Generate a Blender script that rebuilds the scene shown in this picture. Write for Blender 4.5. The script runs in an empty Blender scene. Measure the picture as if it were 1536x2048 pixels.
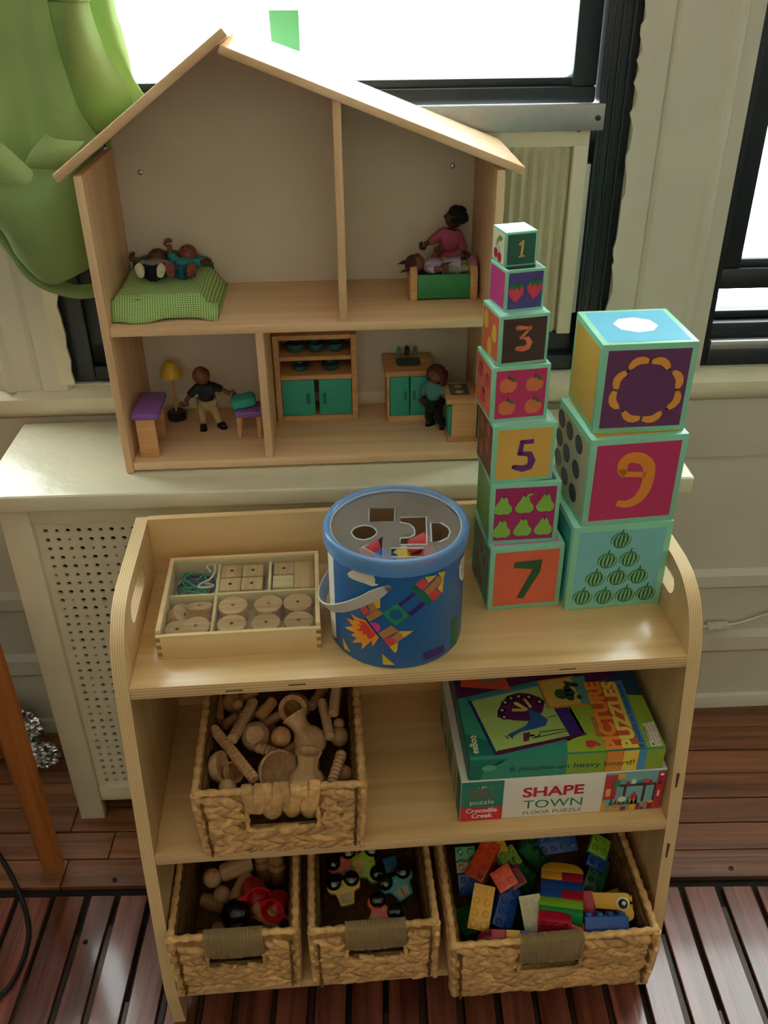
import bpy, bmesh, math, random
from math import sin, cos, pi, radians, atan2, sqrt
from mathutils import Vector, Matrix, Euler, Quaternion
random.seed(7)
SC = bpy.context.scene
COL = SC.collection

# ------------------------------------------------------------------ camera
CAM_LOC = (0.2611, -0.8733, 1.4294)
CAM_PITCH, CAM_YAW, CAM_ROLL, CAM_F = 0.5562, 0.0720, -0.0101, 1816.3
fw = Vector((sin(CAM_YAW)*cos(CAM_PITCH), cos(CAM_YAW)*cos(CAM_PITCH), -sin(CAM_PITCH)))
rt = Vector((cos(CAM_YAW), -sin(CAM_YAW), 0))
up = rt.cross(fw)
rt2 = rt*cos(CAM_ROLL) + up*sin(CAM_ROLL)
up2 = -rt*sin(CAM_ROLL) + up*cos(CAM_ROLL)
cam = bpy.data.cameras.new('camera')
cam.sensor_fit = 'VERTICAL'; cam.sensor_height = 24.0; cam.lens = CAM_F/2048*24.0
cam.clip_start = 0.02
camo = bpy.data.objects.new('camera', cam); COL.objects.link(camo)
camo.matrix_world = Matrix(((rt2.x, up2.x, -fw.x, CAM_LOC[0]), (rt2.y, up2.y, -fw.y, CAM_LOC[1]), (rt2.z, up2.z, -fw.z, CAM_LOC[2]), (0, 0, 0, 1)))
SC.camera = camo

# ------------------------------------------------------------------ sky, fill light, exposure
W = bpy.data.worlds.new('overcast_sky'); SC.world = W; W.use_nodes = True
W.node_tree.nodes['Background'].inputs[0].default_value = (0.93, 0.975, 1.0, 1)
W.node_tree.nodes['Background'].inputs[1].default_value = 11.0
SC.view_settings.view_transform = 'Standard'; SC.view_settings.look = 'None'
SC.view_settings.exposure = 0.0; SC.view_settings.gamma = 1.0; SC.view_settings.use_curve_mapping = False
SC.cycles.max_bounces = 10; SC.cycles.diffuse_bounces = 5; SC.cycles.transparent_max_bounces = 16
SC.cycles.use_denoising = True; SC.cycles.sample_clamp_indirect = 6.0
def lamp(name, loc, size, power, col, target=None):
    l = bpy.data.lights.new(name, 'AREA'); l.shape = 'DISK'; l.size = size; l.energy = power; l.color = col
    o = bpy.data.objects.new(name, l); COL.objects.link(o); o.location = loc
    if target: o.rotation_euler = (Vector(target)-Vector(loc)).to_track_quat('-Z', 'Y').to_euler()
    return o
lamp('room_fill_light', (0.35, -2.1, 2.3), 2.6, 10.5, (1.0, 0.86, 0.66), (0.4, 0.4, 1.0))  # added soft warm fill from the camera side, no fixture behind it

# ------------------------------------------------------------------ materials
def lin(h):
    if not isinstance(h, str): return tuple(h)+(1.0,)
    v = [int(h[i:i+2], 16)/255 for i in (0, 2, 4)]
    return tuple((c/12.92 if c <= .04045 else ((c+.055)/1.055)**2.4) for c in v)+(1.0,)
MATS = {}
def newmat(name):
    m = bpy.data.materials.new(name); m.use_nodes = True
    nt = m.node_tree; return m, nt, nt.nodes['Principled BSDF']
def N(nt, t, **kw):
    n = nt.nodes.new(t)
    for k, v in kw.items(): setattr(n, k, v)
    return n
def coords(nt, scale=(1, 1, 1), rnd=True):
    tc = N(nt, 'ShaderNodeTexCoord'); mp = N(nt, 'ShaderNodeMapping'); mp.inputs['Scale'].default_value = scale
    nt.links.new(tc.outputs['Object'], mp.inputs['Vector'])
    if rnd:
        oi = N(nt, 'ShaderNodeObjectInfo'); cx = N(nt, 'ShaderNodeCombineXYZ'); mu = N(nt, 'ShaderNodeMath', operation='MULTIPLY'); mu.inputs[1].default_value = 37.0
        nt.links.new(oi.outputs['Random'], mu.inputs[0])
        for i in range(3): nt.links.new(mu.outputs[0], cx.inputs[i])
        nt.links.new(cx.outputs[0], mp.inputs['Location'])
    return mp
def ramp(nt, stops):
    r = N(nt, 'ShaderNodeValToRGB'); e = r.color_ramp.elements
    e[0].position, e[0].color = stops[0][0], lin(stops[0][1]); e[1].position, e[1].color = stops[-1][0], lin(stops[-1][1])
    for p_, h in stops[1:-1]:
        x = e.new(p_); x.color = lin(h)
    return r
def shade(h, f):
    v = lin(h); return tuple(min(1, c*f) for c in v[:3])
def plain(name, h, rough=.5, var=.1, scale=25.0, bump=0.0, bscale=60.0, metal=0.0, spec=.5, rndcol=0.0, coat=0.0, sub=0.0):
    if name in MATS: return MATS[name]
    m, nt, b = newmat(name)
    mp = coords(nt); nz = N(nt, 'ShaderNodeTexNoise'); nz.inputs['Scale'].default_value = scale; nz.inputs['Detail'].default_value = 4
    nt.links.new(mp.outputs[0], nz.inputs['Vector'])
    r = ramp(nt, [(.3, shade(h, 1-var)), (.7, shade(h, 1+var))]); nt.links.new(nz.outputs['Fac'], r.inputs[0])
    out = r.outputs[0]
    if rndcol:
        oi = N(nt, 'ShaderNodeObjectInfo'); hs = N(nt, 'ShaderNodeHueSaturation'); ma = N(nt, 'ShaderNodeMapRange')
        ma.inputs['To Min'].default_value = 1-rndcol; ma.inputs['To Max'].default_value = 1+rndcol
        nt.links.new(oi.outputs['Random'], ma.inputs[0]); nt.links.new(ma.outputs[0], hs.inputs['Value']); nt.links.new(out, hs.inputs['Color']); out = hs.outputs[0]
    nt.links.new(out, b.inputs['Base Color'])
    b.inputs['Roughness'].default_value = rough; b.inputs['Metallic'].default_value = metal; b.inputs['Specular IOR Level'].default_value = spec
    b.inputs['Coat Weight'].default_value = coat; b.inputs['Coat Roughness'].default_value = .15
    if sub: b.inputs['Subsurface Weight'].default_value = sub; b.inputs['Subsurface Scale'].default_value = .01
    if bump:
        n2 = N(nt, 'ShaderNodeTexNoise'); n2.inputs['Scale'].default_value = bscale; n2.inputs['Detail'].default_value = 6
        nt.links.new(mp.outputs[0], n2.inputs['Vector']); bp = N(nt, 'ShaderNodeBump'); bp.inputs['Strength'].default_value = bump; bp.inputs['Distance'].default_value = .004
        nt.links.new(n2.outputs['Fac'], bp.inputs['Height']); nt.links.new(bp.outputs[0], b.inputs['Normal'])
    MATS[name] = m; return m
def wood(name, light, dark, axis='x', freq=1.0, rough=.5, bump=.1, coat=0.0, rndcol=.06, spec=.4, contrast=1.0):
    if name in MATS: return MATS[name]
    m, nt, b = newmat(name)
    s = [60*freq]*3; s['xyz'.index(axis)] = 2.2*freq
    mp = coords(nt, s); nz = N(nt, 'ShaderNodeTexNoise'); nz.inputs['Scale'].default_value = 1.0; nz.inputs['Detail'].default_value = 6; nz.inputs['Roughness'].default_value = .6; nz.inputs['Distortion'].default_value = .6
    nt.links.new(mp.outputs[0], nz.inputs['Vector'])
    r = ramp(nt, [(.5-.18/contrast, dark), (.5+.14/contrast, light)]); nt.links.new(nz.outputs['Fac'], r.inputs[0])
    s2 = [9*freq]*3; s2['xyz'.index(axis)] = 1.0*freq
    mp2 = coords(nt, s2); n2 = N(nt, 'ShaderNodeTexNoise'); n2.inputs['Scale'].default_value = 1.0; n2.inputs['Detail'].default_value = 2
    nt.links.new(mp2.outputs[0], n2.inputs['Vector'])
    mx = N(nt, 'ShaderNodeMix', data_type='RGBA', blend_type='MULTIPLY'); mx.inputs[0].default_value = .5
    r2 = ramp(nt, [(.3, (.72, .66, .6)), (.65, (1, 1, 1))]); nt.links.new(n2.outputs['Fac'], r2.inputs[0])
    nt.links.new(r.outputs[0], mx.inputs[6]); nt.links.new(r2.outputs[0], mx.inputs[7])
    oi = N(nt, 'ShaderNodeObjectInfo'); hs = N(nt, 'ShaderNodeHueSaturation'); ma = N(nt, 'ShaderNodeMapRange')
    ma.inputs['To Min'].default_value = 1-rndcol; ma.inputs['To Max'].default_value = 1+rndcol
    nt.links.new(oi.outputs['Random'], ma.inputs[0]); nt.links.new(ma.outputs[0], hs.inputs['Value']); nt.links.new(mx.outputs[2], hs.inputs['Color'])
    nt.links.new(hs.outputs[0], b.inputs['Base Color'])
    b.inputs['Roughness'].default_value = rough; b.inputs['Coat Weight'].default_value = coat; b.inputs['Coat Roughness'].default_value = .12; b.inputs['Specular IOR Level'].default_value = spec
    if bump:
        bp = N(nt, 'ShaderNodeBump'); bp.inputs['Strength'].default_value = bump; bp.inputs['Distance'].default_value = .002
        nt.links.new(nz.outputs['Fac'], bp.inputs['Height']); nt.links.new(bp.outputs[0], b.inputs['Normal'])
    MATS[name] = m; return m
def stripes(name, axis, period, stops, rough=.6, noise=.0):
    """thin parallel layers across one axis (ply edges, ribbed twine)"""
    if name in MATS: return MATS[name]
    m, nt, b = newmat(name)
    tc = N(nt, 'ShaderNodeTexCoord'); sx = N(nt, 'ShaderNodeSeparateXYZ'); nt.links.new(tc.outputs['Object'], sx.inputs[0])
    d = N(nt, 'ShaderNodeMath', operation='DIVIDE'); d.inputs[1].default_value = period; nt.links.new(sx.outputs['xyz'.index(axis)], d.inputs[0])
    f = N(nt, 'ShaderNodeMath', operation='FRACT'); nt.links.new(d.outputs[0], f.inputs[0])
    r = ramp(nt, stops); nt.links.new(f.outputs[0], r.inputs[0]); nt.links.new(r.outputs[0], b.inputs['Base Color'])
    b.inputs['Roughness'].default_value = rough; MATS[name] = m; return m
def check(name, a, b_, c, period, rough=.85):
    """woven gingham: two crossing sets of stripes"""
    if name in MATS: return MATS[name]
    m, nt, b = newmat(name)
    tc = N(nt, 'ShaderNodeTexCoord'); sx = N(nt, 'ShaderNodeSeparateXYZ'); nt.links.new(tc.outputs['Object'], sx.inputs[0])
    fs = []; yz = N(nt, 'ShaderNodeMath', operation='ADD'); nt.links.new(sx.outputs[1], yz.inputs[0]); nt.links.new(sx.outputs[2], yz.inputs[1])
    for i in (0, 1):
        d = N(nt, 'ShaderNodeMath', operation='DIVIDE'); d.inputs[1].default_value = period; nt.links.new((sx.outputs[0], yz.outputs[0])[i], d.inputs[0])
        f = N(nt, 'ShaderNodeMath', operation='FRACT'); nt.links.new(d.outputs[0], f.inputs[0])
        g = N(nt, 'ShaderNodeMath', operation='GREATER_THAN'); g.inputs[1].default_value = .5; nt.links.new(f.outputs[0], g.inputs[0]); fs.append(g)
    s = N(nt, 'ShaderNodeMath', operation='ADD'); nt.links.new(fs[0].outputs[0], s.inputs[0]); nt.links.new(fs[1].outputs[0], s.inputs[1])
    h = N(nt, 'ShaderNodeMath', operation='MULTIPLY'); h.inputs[1].default_value = .5; nt.links.new(s.outputs[0], h.inputs[0])
    r = ramp(nt, [(0, a), (.5, b_), (1, c)]); nt.links.new(h.outputs[0], r.inputs[0]); nt.links.new(r.outputs[0], b.inputs['Base Color'])
    b.inputs['Roughness'].default_value = rough; MATS[name] = m; return m
def clear(name, tint, opacity, rough=.1, gloss=1.0):
    """thin clear or frosted sheet: part transparent, part surface"""
    if name in MATS: return MATS[name]
    m, nt, b = newmat(name)
    b.inputs['Base Color'].default_value = lin(tint); b.inputs['Roughness'].default_value = rough; b.inputs['Specular IOR Level'].default_value = .5*gloss
    t = N(nt, 'ShaderNodeBsdfTransparent'); t.inputs[0].default_value = lin('f4f8f6'); fr = N(nt, 'ShaderNodeMath', operation='MULTIPLY'); lw = N(nt, 'ShaderNodeLayerWeight'); lw.inputs[0].default_value = .25; pw = N(nt, 'ShaderNodeMath', operation='POWER'); pw.inputs[1].default_value = 3.0; nt.links.new(lw.outputs['Facing'], pw.inputs[0]); nt.links.new(pw.outputs[0], fr.inputs[0]); fr.inputs[1].default_value = .6*gloss
    ad = N(nt, 'ShaderNodeMath', operation='ADD'); ad.inputs[1].default_value = opacity; ad.use_clamp = True; nt.links.new(fr.outputs[0], ad.inputs[0])
    mx = N(nt, 'ShaderNodeMixShader'); nt.links.new(ad.outputs[0], mx.inputs[0]); nt.links.new(t.outputs[0], mx.inputs[1]); nt.links.new(b.outputs[0], mx.inputs[2])
    nt.links.new(mx.outputs[0], nt.nodes['Material Output'].inputs[0]); MATS[name] = m; return m
def cloth(name, h, trans=.35, var=.08):
    if name in MATS: return MATS[name]
    m = plain(name, h, .9, var, 12, .15, 900, spec=.15); nt = m.node_tree; b = nt.nodes['Principled BSDF']
    t = N(nt, 'ShaderNodeBsdfTranslucent'); t.inputs[0].default_value = lin(h); mx = N(nt, 'ShaderNodeMixShader'); mx.inputs[0].default_value = trans
    nt.links.new(b.outputs[0], mx.inputs[1]); nt.links.new(t.outputs[0], mx.inputs[2]); nt.links.new(mx.outputs[0], nt.nodes['Material Output'].inputs[0]); return m
def ink(h): return plain('ink_'+h, h, .45, .03, 40, spec=.35)

# ------------------------------------------------------------------ mesh helpers
def TR(loc=(0, 0, 0), rot=(0, 0, 0), sc=1.0):
    s = Matrix.Diagonal((sc, sc, sc, 1)) if not hasattr(sc, '__len__') else Matrix.Diagonal(tuple(sc)+(1,))
    return Matrix.Translation(loc) @ Euler(rot).to_matrix().to_4x4() @ s
def align(a, b):
    """matrix whose z axis runs from a to b, origin at a"""
    a, b = Vector(a), Vector(b); q = (b-a).to_track_quat('Z', 'Y'); return Matrix.Translation(a) @ q.to_matrix().to_4x4()
class MB:
    def __init__(s): s.v = []; s.f = []; s.m = []
    def raw(s, vs, fs, mi=0, mat=None):
        o = len(s.v)
        s.v += [tuple(mat @ Vector(v)) for v in vs] if mat is not None else [tuple(v) for v in vs]
        s.f += [tuple(i+o for i in f) for f in fs]; s.m += [mi]*len(fs) if isinstance(mi, int) else list(mi)
        return s
    def bmesh(s, bm, mi=0, mat=None):
        bm.verts.index_update()
        s.raw([v.co for v in bm.verts], [[v.index for v in f.verts] for f in bm.faces], mi if mi is not None else [f.material_index for f in bm.faces], mat); bm.free(); return s
    def box(s, a, b, mi=0, bev=0.0, mat=None, seg=2):
        x0, y0, z0 = a; x1, y1, z1 = b
        vs = [(x0, y0, z0), (x1, y0, z0), (x1, y1, z0), (x0, y1, z0), (x0, y0, z1), (x1, y0, z1), (x1, y1, z1), (x0, y1, z1)]
        fs = [(0, 3, 2, 1), (4, 5, 6, 7), (0, 1, 5, 4), (1, 2, 6, 5), (2, 3, 7, 6), (3, 0, 4, 7)]
        if not bev: return s.raw(vs, fs, mi, mat)
        bm = bmesh.new(); bv = [bm.verts.new(v) for v in vs]
        for f in fs: bm.faces.new([bv[i] for i in f])
        bmesh.ops.bevel(bm, geom=bm.edges[:], offset=bev, segments=seg, affect='EDGES', profile=.5)
        return s.bmesh(bm, mi, mat)
    def prism(s, poly, a, b, axis='x', mi=0, mi_side=None, mat=None, holes=(), bev=0.0):
        """polygon in the plane across axis, extruded from a to b; holes allowed"""
        bm = bmesh.new(); es = []
        def P(q, h): return {'x': (h, q[0], q[1]), 'y': (q[0], h, q[1]), 'z': (q[0], q[1], h)}[axis]
        for loop in [poly]+list(holes):
            vs = [bm.verts.new(P(q, a)) for q in loop]
            es += [bm.edges.new((vs[i], vs[(i+1) % len(vs)])) for i in range(len(vs))]
        if holes: bmesh.ops.triangle_fill(bm, use_beauty=True, edges=es)
        else: bm.faces.new(vs)
        r = bmesh.ops.extrude_face_region(bm, geom=bm.faces[:])
        d = {'x': (b-a, 0, 0), 'y': (0, b-a, 0), 'z': (0, 0, b-a)}[axis]
        bmesh.ops.translate(bm, verts=[g for g in r['geom'] if isinstance(g, bmesh.types.BMVert)], vec=d)
        bmesh.ops.recalc_face_normals(bm, faces=bm.faces[:])
        ax = 'xyz'.index(axis)
        if mi_side is not None:
            bm.normal_update()
            for f in bm.faces: f.material_index = mi if abs(f.normal[ax]) > .7 else mi_side
        else:
            for f in bm.faces: f.material_index = mi
        if bev:
            be = [e for e in bm.edges if len(e.link_faces) == 2 and e.calc_face_angle(0) > .6]
            bmesh.ops.bevel(bm, geom=be, offset=bev, segments=2, affect='EDGES', profile=.5)
        return s.bmesh(bm, None, mat)
    def lathe(s, prof, n=20, mi=0, mat=None, caps=True):
        vs, fs = [], []
        for r, z in prof: vs += [(max(r, 1e-5)*cos(2*pi*k/n), max(r, 1e-5)*sin(2*pi*k/n), z) for k in range(n)]
        for i in range(len(prof)-1):
            for k in range(n): fs.append((i*n+k, i*n+(k+1) % n, (i+1)*n+(k+1) % n, (i+1)*n+k))
        if caps and prof[0][0] > 1e-4: fs.append(tuple(range(n-1, -1, -1)))
        if caps and prof[-1][0] > 1e-4: fs.append(tuple((len(prof)-1)*n+k for k in range(n)))
        return s.raw(vs, fs, mi, mat)
    def ball(s, c, r, seg=14, mi=0, sc=(1, 1, 1), mat=None):
        h = max(4, seg//2)
        prof = [(r*sin(pi*i/h), -r*cos(pi*i/h)) for i in range(h+1)]
        m = Matrix.Translation(c) @ Matrix.Diagonal(tuple(sc)+(1,))
        return s.lathe(prof, seg, mi, m if mat is None else mat @ m)
    def tube(s, pts, r, n=8, mi=0, closed=False, mat=None, flat=1.0):
        P = [Vector(p) for p in pts]; k = len(P); R = r if hasattr(r, '__len__') else [r]*k
        vs, fs = [], []; prev = None
        for i in range(k):
            t = (P[(i+1) % k]-P[i-1]) if closed else (P[min(i+1, k-1)]-P[max(i-1, 0)])
            t.normalize()
            if prev is None:
                ref = Vector((0, 0, 1)) if abs(t.z) < .9 else Vector((1, 0, 0)); u = t.cross(ref).normalized()
            else: u = (prev-t*prev.dot(t)).normalized()
            prev = u; w = t.cross(u)
            vs += [P[i]+(u*cos(2*pi*j/n)+w*sin(2*pi*j/n)*flat)*R[i] for j in range(n)]
        for i in range(k if closed else k-1):
            for j in range(n): fs.append((i*n+j, i*n+(j+1) % n, ((i+1) % k)*n+(j+1) % n, ((i+1) % k)*n+j))
        if not closed: fs += [tuple(range(n-1, -1, -1)), tuple((k-1)*n+j for j in range(n))]
        return s.raw(vs, fs, mi, mat)
    def sheet(s, rows, mi=0, mat=None):
        nr, nc = len(rows), len(rows[0])
        return s.raw([p for r in rows for p in r], [(i*nc+j, i*nc+j+1, (i+1)*nc+j+1, (i+1)*nc+j) for i in range(nr-1) for j in range(nc-1)], mi, mat)
    def mesh(s, name, mats, smooth=28):
        me = bpy.data.meshes.new(name); me.from_pydata(s.v, [], s.f)
        for m in mats: me.materials.append(m)
        me.polygons.foreach_set('material_index', s.m)
        if smooth:
            me.polygons.foreach_set('use_smooth', [True]*len(me.polygons)); me.set_sharp_from_angle(angle=radians(smooth))
        me.update(); return me
    def build(s, name, mats, parent=None, smooth=28, loc=None, rot=None):
        if not isinstance(mats, (list, tuple)): mats = [mats]
        return link(name, s.mesh(name, mats, smooth), parent, loc, rot)
def link(name, me, parent=None, loc=None, rot=None):
    o = bpy.data.objects.new(name, me); COL.objects.link(o)
    if parent is not None: o.parent = parent
    if loc is not None: o.location = loc
    if rot is not None: o.rotation_euler = rot
    return o
def tag(o, label, cat, group=None):
    o['label'] = label; o['category'] = cat
    if group: o['group'] = group
    return o
def thing(name, label, cat, loc=(0, 0, 0), rotz=0.0, group=None):
    o = link(name, None, None, loc, (0, 0, rotz)); return tag(o, label, cat, group)
def struct(name, loc=(0, 0, 0), rotz=0.0):
    o = link(name, None, None, loc, (0, 0, rotz)); o['kind'] = 'structure'; return o
def copy_tree(o, parent=None):
    c = o.copy(); COL.objects.link(c); c.parent = parent
    for ch in list(o.children): copy_tree(ch, c)
    return c
_tc = {}
def text2d(body, bold=0.0):
    """flat outline text, unit size, as verts + faces"""
    k = (body, bold)
    if k not in _tc:
        cu = bpy.data.curves.new('t', 'FONT'); cu.body = body; cu.size = 1.0; cu.offset = bold; cu.resolution_u = 3
        o = bpy.data.objects.new('t', cu); me = bpy.data.meshes.new_from_object(o)
        _tc[k] = ([(v.co.x, v.co.y) for v in me.vertices], [tuple(p.vertices) for p in me.polygons])
        bpy.data.objects.remove(o); bpy.data.meshes.remove(me); bpy.data.curves.remove(cu)
    return _tc[k]
class Print:
    """flat print: coloured polygons laid on a surface through map(s, t, lift)"""
    def __init__(s, fn, step=.00025, fine=0.0): s.fn = fn; s.step = step; s.fine = fine; s.mb = MB(); s.cols = []
    def _mi(s, h):
        if h not in s.cols: s.cols.append(h)
        return s.cols.index(h)
    def poly(s, pts, h, layer=1):
        bm = bmesh.new(); vs = [bm.verts.new((q[0], q[1], 0)) for q in pts]
        try: bm.faces.new(vs)
        except ValueError: bm.free(); return s
        bmesh.ops.triangulate(bm, faces=bm.faces[:])
        if s.fine:
            for _ in range(6):
                es = [e for e in bm.edges if e.calc_length() > s.fine]
                if not es: break
                bmesh.ops.subdivide_edges(bm, edges=es, cuts=1); bmesh.ops.triangulate(bm, faces=[f for f in bm.faces if len(f.verts) > 3])
        for f in bm.faces:
            if f.normal.z < 0: f.normal_flip()
        bm.verts.index_update()
        s.mb.raw([s.fn(v.co.x, v.co.y, layer*s.step) for v in bm.verts], [[v.index for v in f.verts] for f in bm.faces], s._mi(h)); bm.free(); return s
    def rect(s, a, b, h, layer=1): return s.poly([(a[0], a[1]), (b[0], a[1]), (b[0], b[1]), (a[0], b[1])], h, layer)
    def disc(s, c, rx, ry, h, layer=1, rot=0.0, n=16):
        return s.poly([(c[0]+rx*cos(2*pi*k/n)*cos(rot)-ry*sin(2*pi*k/n)*sin(rot), c[1]+rx*cos(2*pi*k/n)*sin(rot)+ry*sin(2*pi*k/n)*cos(rot)) for k in range(n)], h, layer)
    def stroke(s, pts, w, h, layer=1):
        for i in range(len(pts)-1):
            a, b = Vector(pts[i]), Vector(pts[i+1]); d = (b-a).normalized(); nrm = Vector((-d.y, d.x))*w/2
            s.poly([a+nrm, a-nrm, b-nrm, b+nrm], h, layer)
        for q in pts[1:-1]: s.disc(q, w/2, w/2, h, layer, n=10)
        return s
    def band(s, pts, ws, h, layer=1):
        """a tapering brush stroke as one outline"""
        L, R = [], []
        for i, q in enumerate(pts):
            a, b = Vector(pts[max(i-1, 0)]), Vector(pts[min(i+1, len(pts)-1)]); d = (b-a).normalized(); nrm = Vector((-d.y, d.x))*ws[i]/2
            L.append(Vector(q)+nrm); R.append(Vector(q)-nrm)
        for i in range(len(pts)-1): s.poly([L[i], R[i], R[i+1], L[i+1]], h, layer)
        return s
    def text(s, body, org, size, h, layer=2, width=None, ang=0.0, bold=0.0):
        vs, fs = text2d(body, bold)
        if not vs: return s
        x0, x1 = min(v[0] for v in vs), max(v[0] for v in vs); sx = size if width is None else width/(x1-x0)
        c, n = cos(ang), sin(ang)
        s.mb.raw([s.fn(org[0]+(v[0]-x0)*sx*c-v[1]*size*n, org[1]+(v[0]-x0)*sx*n+v[1]*size*c, layer*s.step) for v in vs], fs, s._mi(h)); return s
    def build(s, name, parent): return s.mb.build(name, [ink(h) for h in s.cols], parent, smooth=0)
def skinned(pts, edges, radii, root=0, sub=1):
    """one continuous tapered surface over a jointed skeleton, returned as verts and faces"""
    me = bpy.data.meshes.new('s'); me.from_pydata(pts, edges, []); o = bpy.data.objects.new('s', me); COL.objects.link(o)
    sk = o.modifiers.new('skin', 'SKIN'); sk.use_smooth_shade = True
    for i, r in enumerate(radii):
        me.skin_vertices[0].data[i].radius = (r, r) if not hasattr(r, '__len__') else r
        me.skin_vertices[0].data[i].use_root = (i == root)
    o.modifiers.new('sub', 'SUBSURF').levels = sub
    ev = o.evaluated_get(bpy.context.evaluated_depsgraph_get()); m2 = ev.to_mesh()
    r = ([v.co.copy() for v in m2.vertices], [tuple(p.vertices) for p in m2.polygons]); ev.to_mesh_clear()
    bpy.data.objects.remove(o); bpy.data.meshes.remove(me); return r

# measured outlines of the printed pictures and resting places of small toys (scene metres)
BUCKET_ART=[('e8dcc8', [(-0.0733, 0.1351), (-0.0653, 0.1435), (-0.0588, 0.1469), (-0.0514, 0.1449), (-0.0429, 0.149), (-0.0362, 0.1461), (-0.033, 0.1406), (-0.0337, 0.1342), (-0.0285, 0.1329), (-0.0365, 0.1289), (-0.0475, 0.1306), (-0.0609, 0.1304), (-0.0708, 0.1308)]), ('e0b840', [(0.028, 0.141), (0.0456, 0.138), (0.0338, 0.1299)]), ('e0b840', [(0.0463, 0.1408), (0.0596, 0.1374), (0.055, 0.1268)]), ('e0b840', [(0.0567, 0.1283), (0.0549, 0.1061), (0.0462, 0.1173)]), ('d84a4a', [(0.0259, 0.14), (0.0345, 0.1288), (0.0255, 0.1214), (0.016, 0.133)]), ('b8824c', [(0.0472, 0.1365), (0.055, 0.1268), (0.0341, 0.1115), (0.0269, 0.1202)]), ('d84a4a', [(0.0438, 0.1183), (0.0531, 0.1061), (0.0419, 0.099), (0.0327, 0.112)]), ('1e6e3e', [(0.0147, 0.1317), (0.0404, 0.0996), (0.0352, 0.0955), (0.0106, 0.1285)]), ('3a2a70', [(0.0135, 0.1217), (0.0168, 0.1179), (-0.0013, 0.102), (-0.0057, 0.1054)]), ('3a2a70', [(0.0251, 0.1048), (0.0301, 0.0992), (0.0111, 0.0852), (0.0065, 0.09)]), ('2a9060', [(-0.0064, 0.107), (0.0085, 0.0864), (-0.0083, 0.0712), (-0.0251, 0.0896)]), ('1a5f9a', [(0.0007, 0.0889), (0.0001, 0.0859), (-0.0018, 0.0833), (-0.0045, 0.0817), (-0.0077, 0.0811), (-0.0109, 0.0817), (-0.0136, 0.0833), (-0.0154, 0.0859), (-0.016, 0.089), (-0.0154, 0.0921), (-0.0135, 0.0948), (-0.0108, 0.0967), (-0.0076, 0.0973), (-0.0045, 0.0967), (-0.0018, 0.0948), (0.0, 0.0921)]), ('e0b840', [(-0.0369, 0.105), (-0.0268, 0.1134), (-0.0276, 0.0973), (-0.0316, 0.0965)]), ('b8824c', [(-0.0439, 0.099), (-0.0355, 0.1053), (-0.0303, 0.0968), (-0.0399, 0.088)]), ('d84a4a', [(-0.0551, 0.0903), (-0.0468, 0.0965), (-0.0399, 0.088), (-0.0493, 0.0809)]), ('b8824c', [(-0.0472, 0.0792), (-0.031, 0.0958), (-0.0244, 0.0913), (-0.0251, 0.0879), (-0.0416, 0.0727)]), ('d8409a', [(-0.0416, 0.0711), (-0.0333, 0.0741), (-0.0273, 0.0695), (-0.028, 0.0627), (-0.0315, 0.0587)]), ('b8824c', [(-0.0308, 0.0572), (-0.0135, 0.0719), (-0.0045, 0.0629), (-0.0242, 0.0499)]), ('b8824c', [(-0.0123, 0.0536), (-0.0045, 0.0629), (0.0027, 0.0523), (-0.0071, 0.0444)]), ('e0b840', [(-0.0045, 0.0629), (0.0146, 0.0614), (0.0027, 0.0523)]), ('d84a4a', [(-0.0242, 0.0491), (-0.0123, 0.0553), (-0.0064, 0.0453), (-0.0163, 0.0373)]), ('e0b840', [(-0.0163, 0.0373), (-0.0051, 0.0452), (-0.0065, 0.0308), (-0.0091, 0.0273)]), ('3a2a70', [(-0.0487, 0.0771), (-0.0458, 0.0764), (-0.0275, 0.0511), (-0.0295, 0.0507)]), ('f0a030', [(-0.0704, 0.0751), (-0.0619, 0.0734), (-0.0473, 0.0734), (-0.0295, 0.0507), (-0.0381, 0.0333), (-0.0393, 0.0432), (-0.0538, 0.0234), (-0.0527, 0.0351), (-0.0695, 0.0272), (-0.0605, 0.0394), (-0.0709, 0.0385), (-0.0636, 0.0465), (-0.0823, 0.0449), (-0.0667, 0.056), (-0.0783, 0.0633), (-0.063, 0.0662)]), ('e04040', [(-0.0572, 0.0696), (-0.0474, 0.0701), (-0.0336, 0.0549), (-0.0385, 0.0468), (-0.0436, 0.0444), (-0.0463, 0.0511), (-0.0516, 0.0492), (-0.0507, 0.0546), (-0.061, 0.0512), (-0.0536, 0.0594), (-0.059, 0.0621), (-0.0528, 0.0639)]), ('e0b840', [(-0.0877, 0.025), (-0.0716, 0.0094), (-0.0853, 0.0073)]), ('e0b840', [(-0.0254, 0.0245), (-0.0091, 0.0073), (-0.0246, 0.0068)]), ('3a2a70', [(0.028, 0.0221), (0.0611, 0.0205), (0.0616, 0.007), (0.0282, 0.0077)]), ('1e6e3e', [(0.0766, 0.0514), (0.0931, 0.0461), (0.0935, 0.0009), (0.0769, 0.0024)]), ('e8e2d4', [(0.0976, 0.1333), (0.1241, 0.1287), (0.124, 0.096), (0.1244, 0.0837), (0.0994, 0.0989), (0.0926, 0.1092), (0.0911, 0.1263)]), ('e8e2d4', [(-0.1268, 0.1454), (-0.1033, 0.1524), (-0.1049, 0.0113), (-0.1316, 0.0012)])]
RIVET=(-0.0164, 0.1327)
HANDLE=[(-0.012, 0.1384), (-0.0234, 0.125), (-0.051, 0.1023), (-0.1003, 0.0665)]
T50=[(0.0987, 0.1051), (0.1244, 0.0971), (0.1043, 0.116), (0.1026, 0.1284)]
N7=[(0.332, 0.773), (0.705, 0.78), (0.691, 0.59), (0.487, 0.159), (0.391, 0.179), (0.581, 0.634), (0.324, 0.677)]
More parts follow.
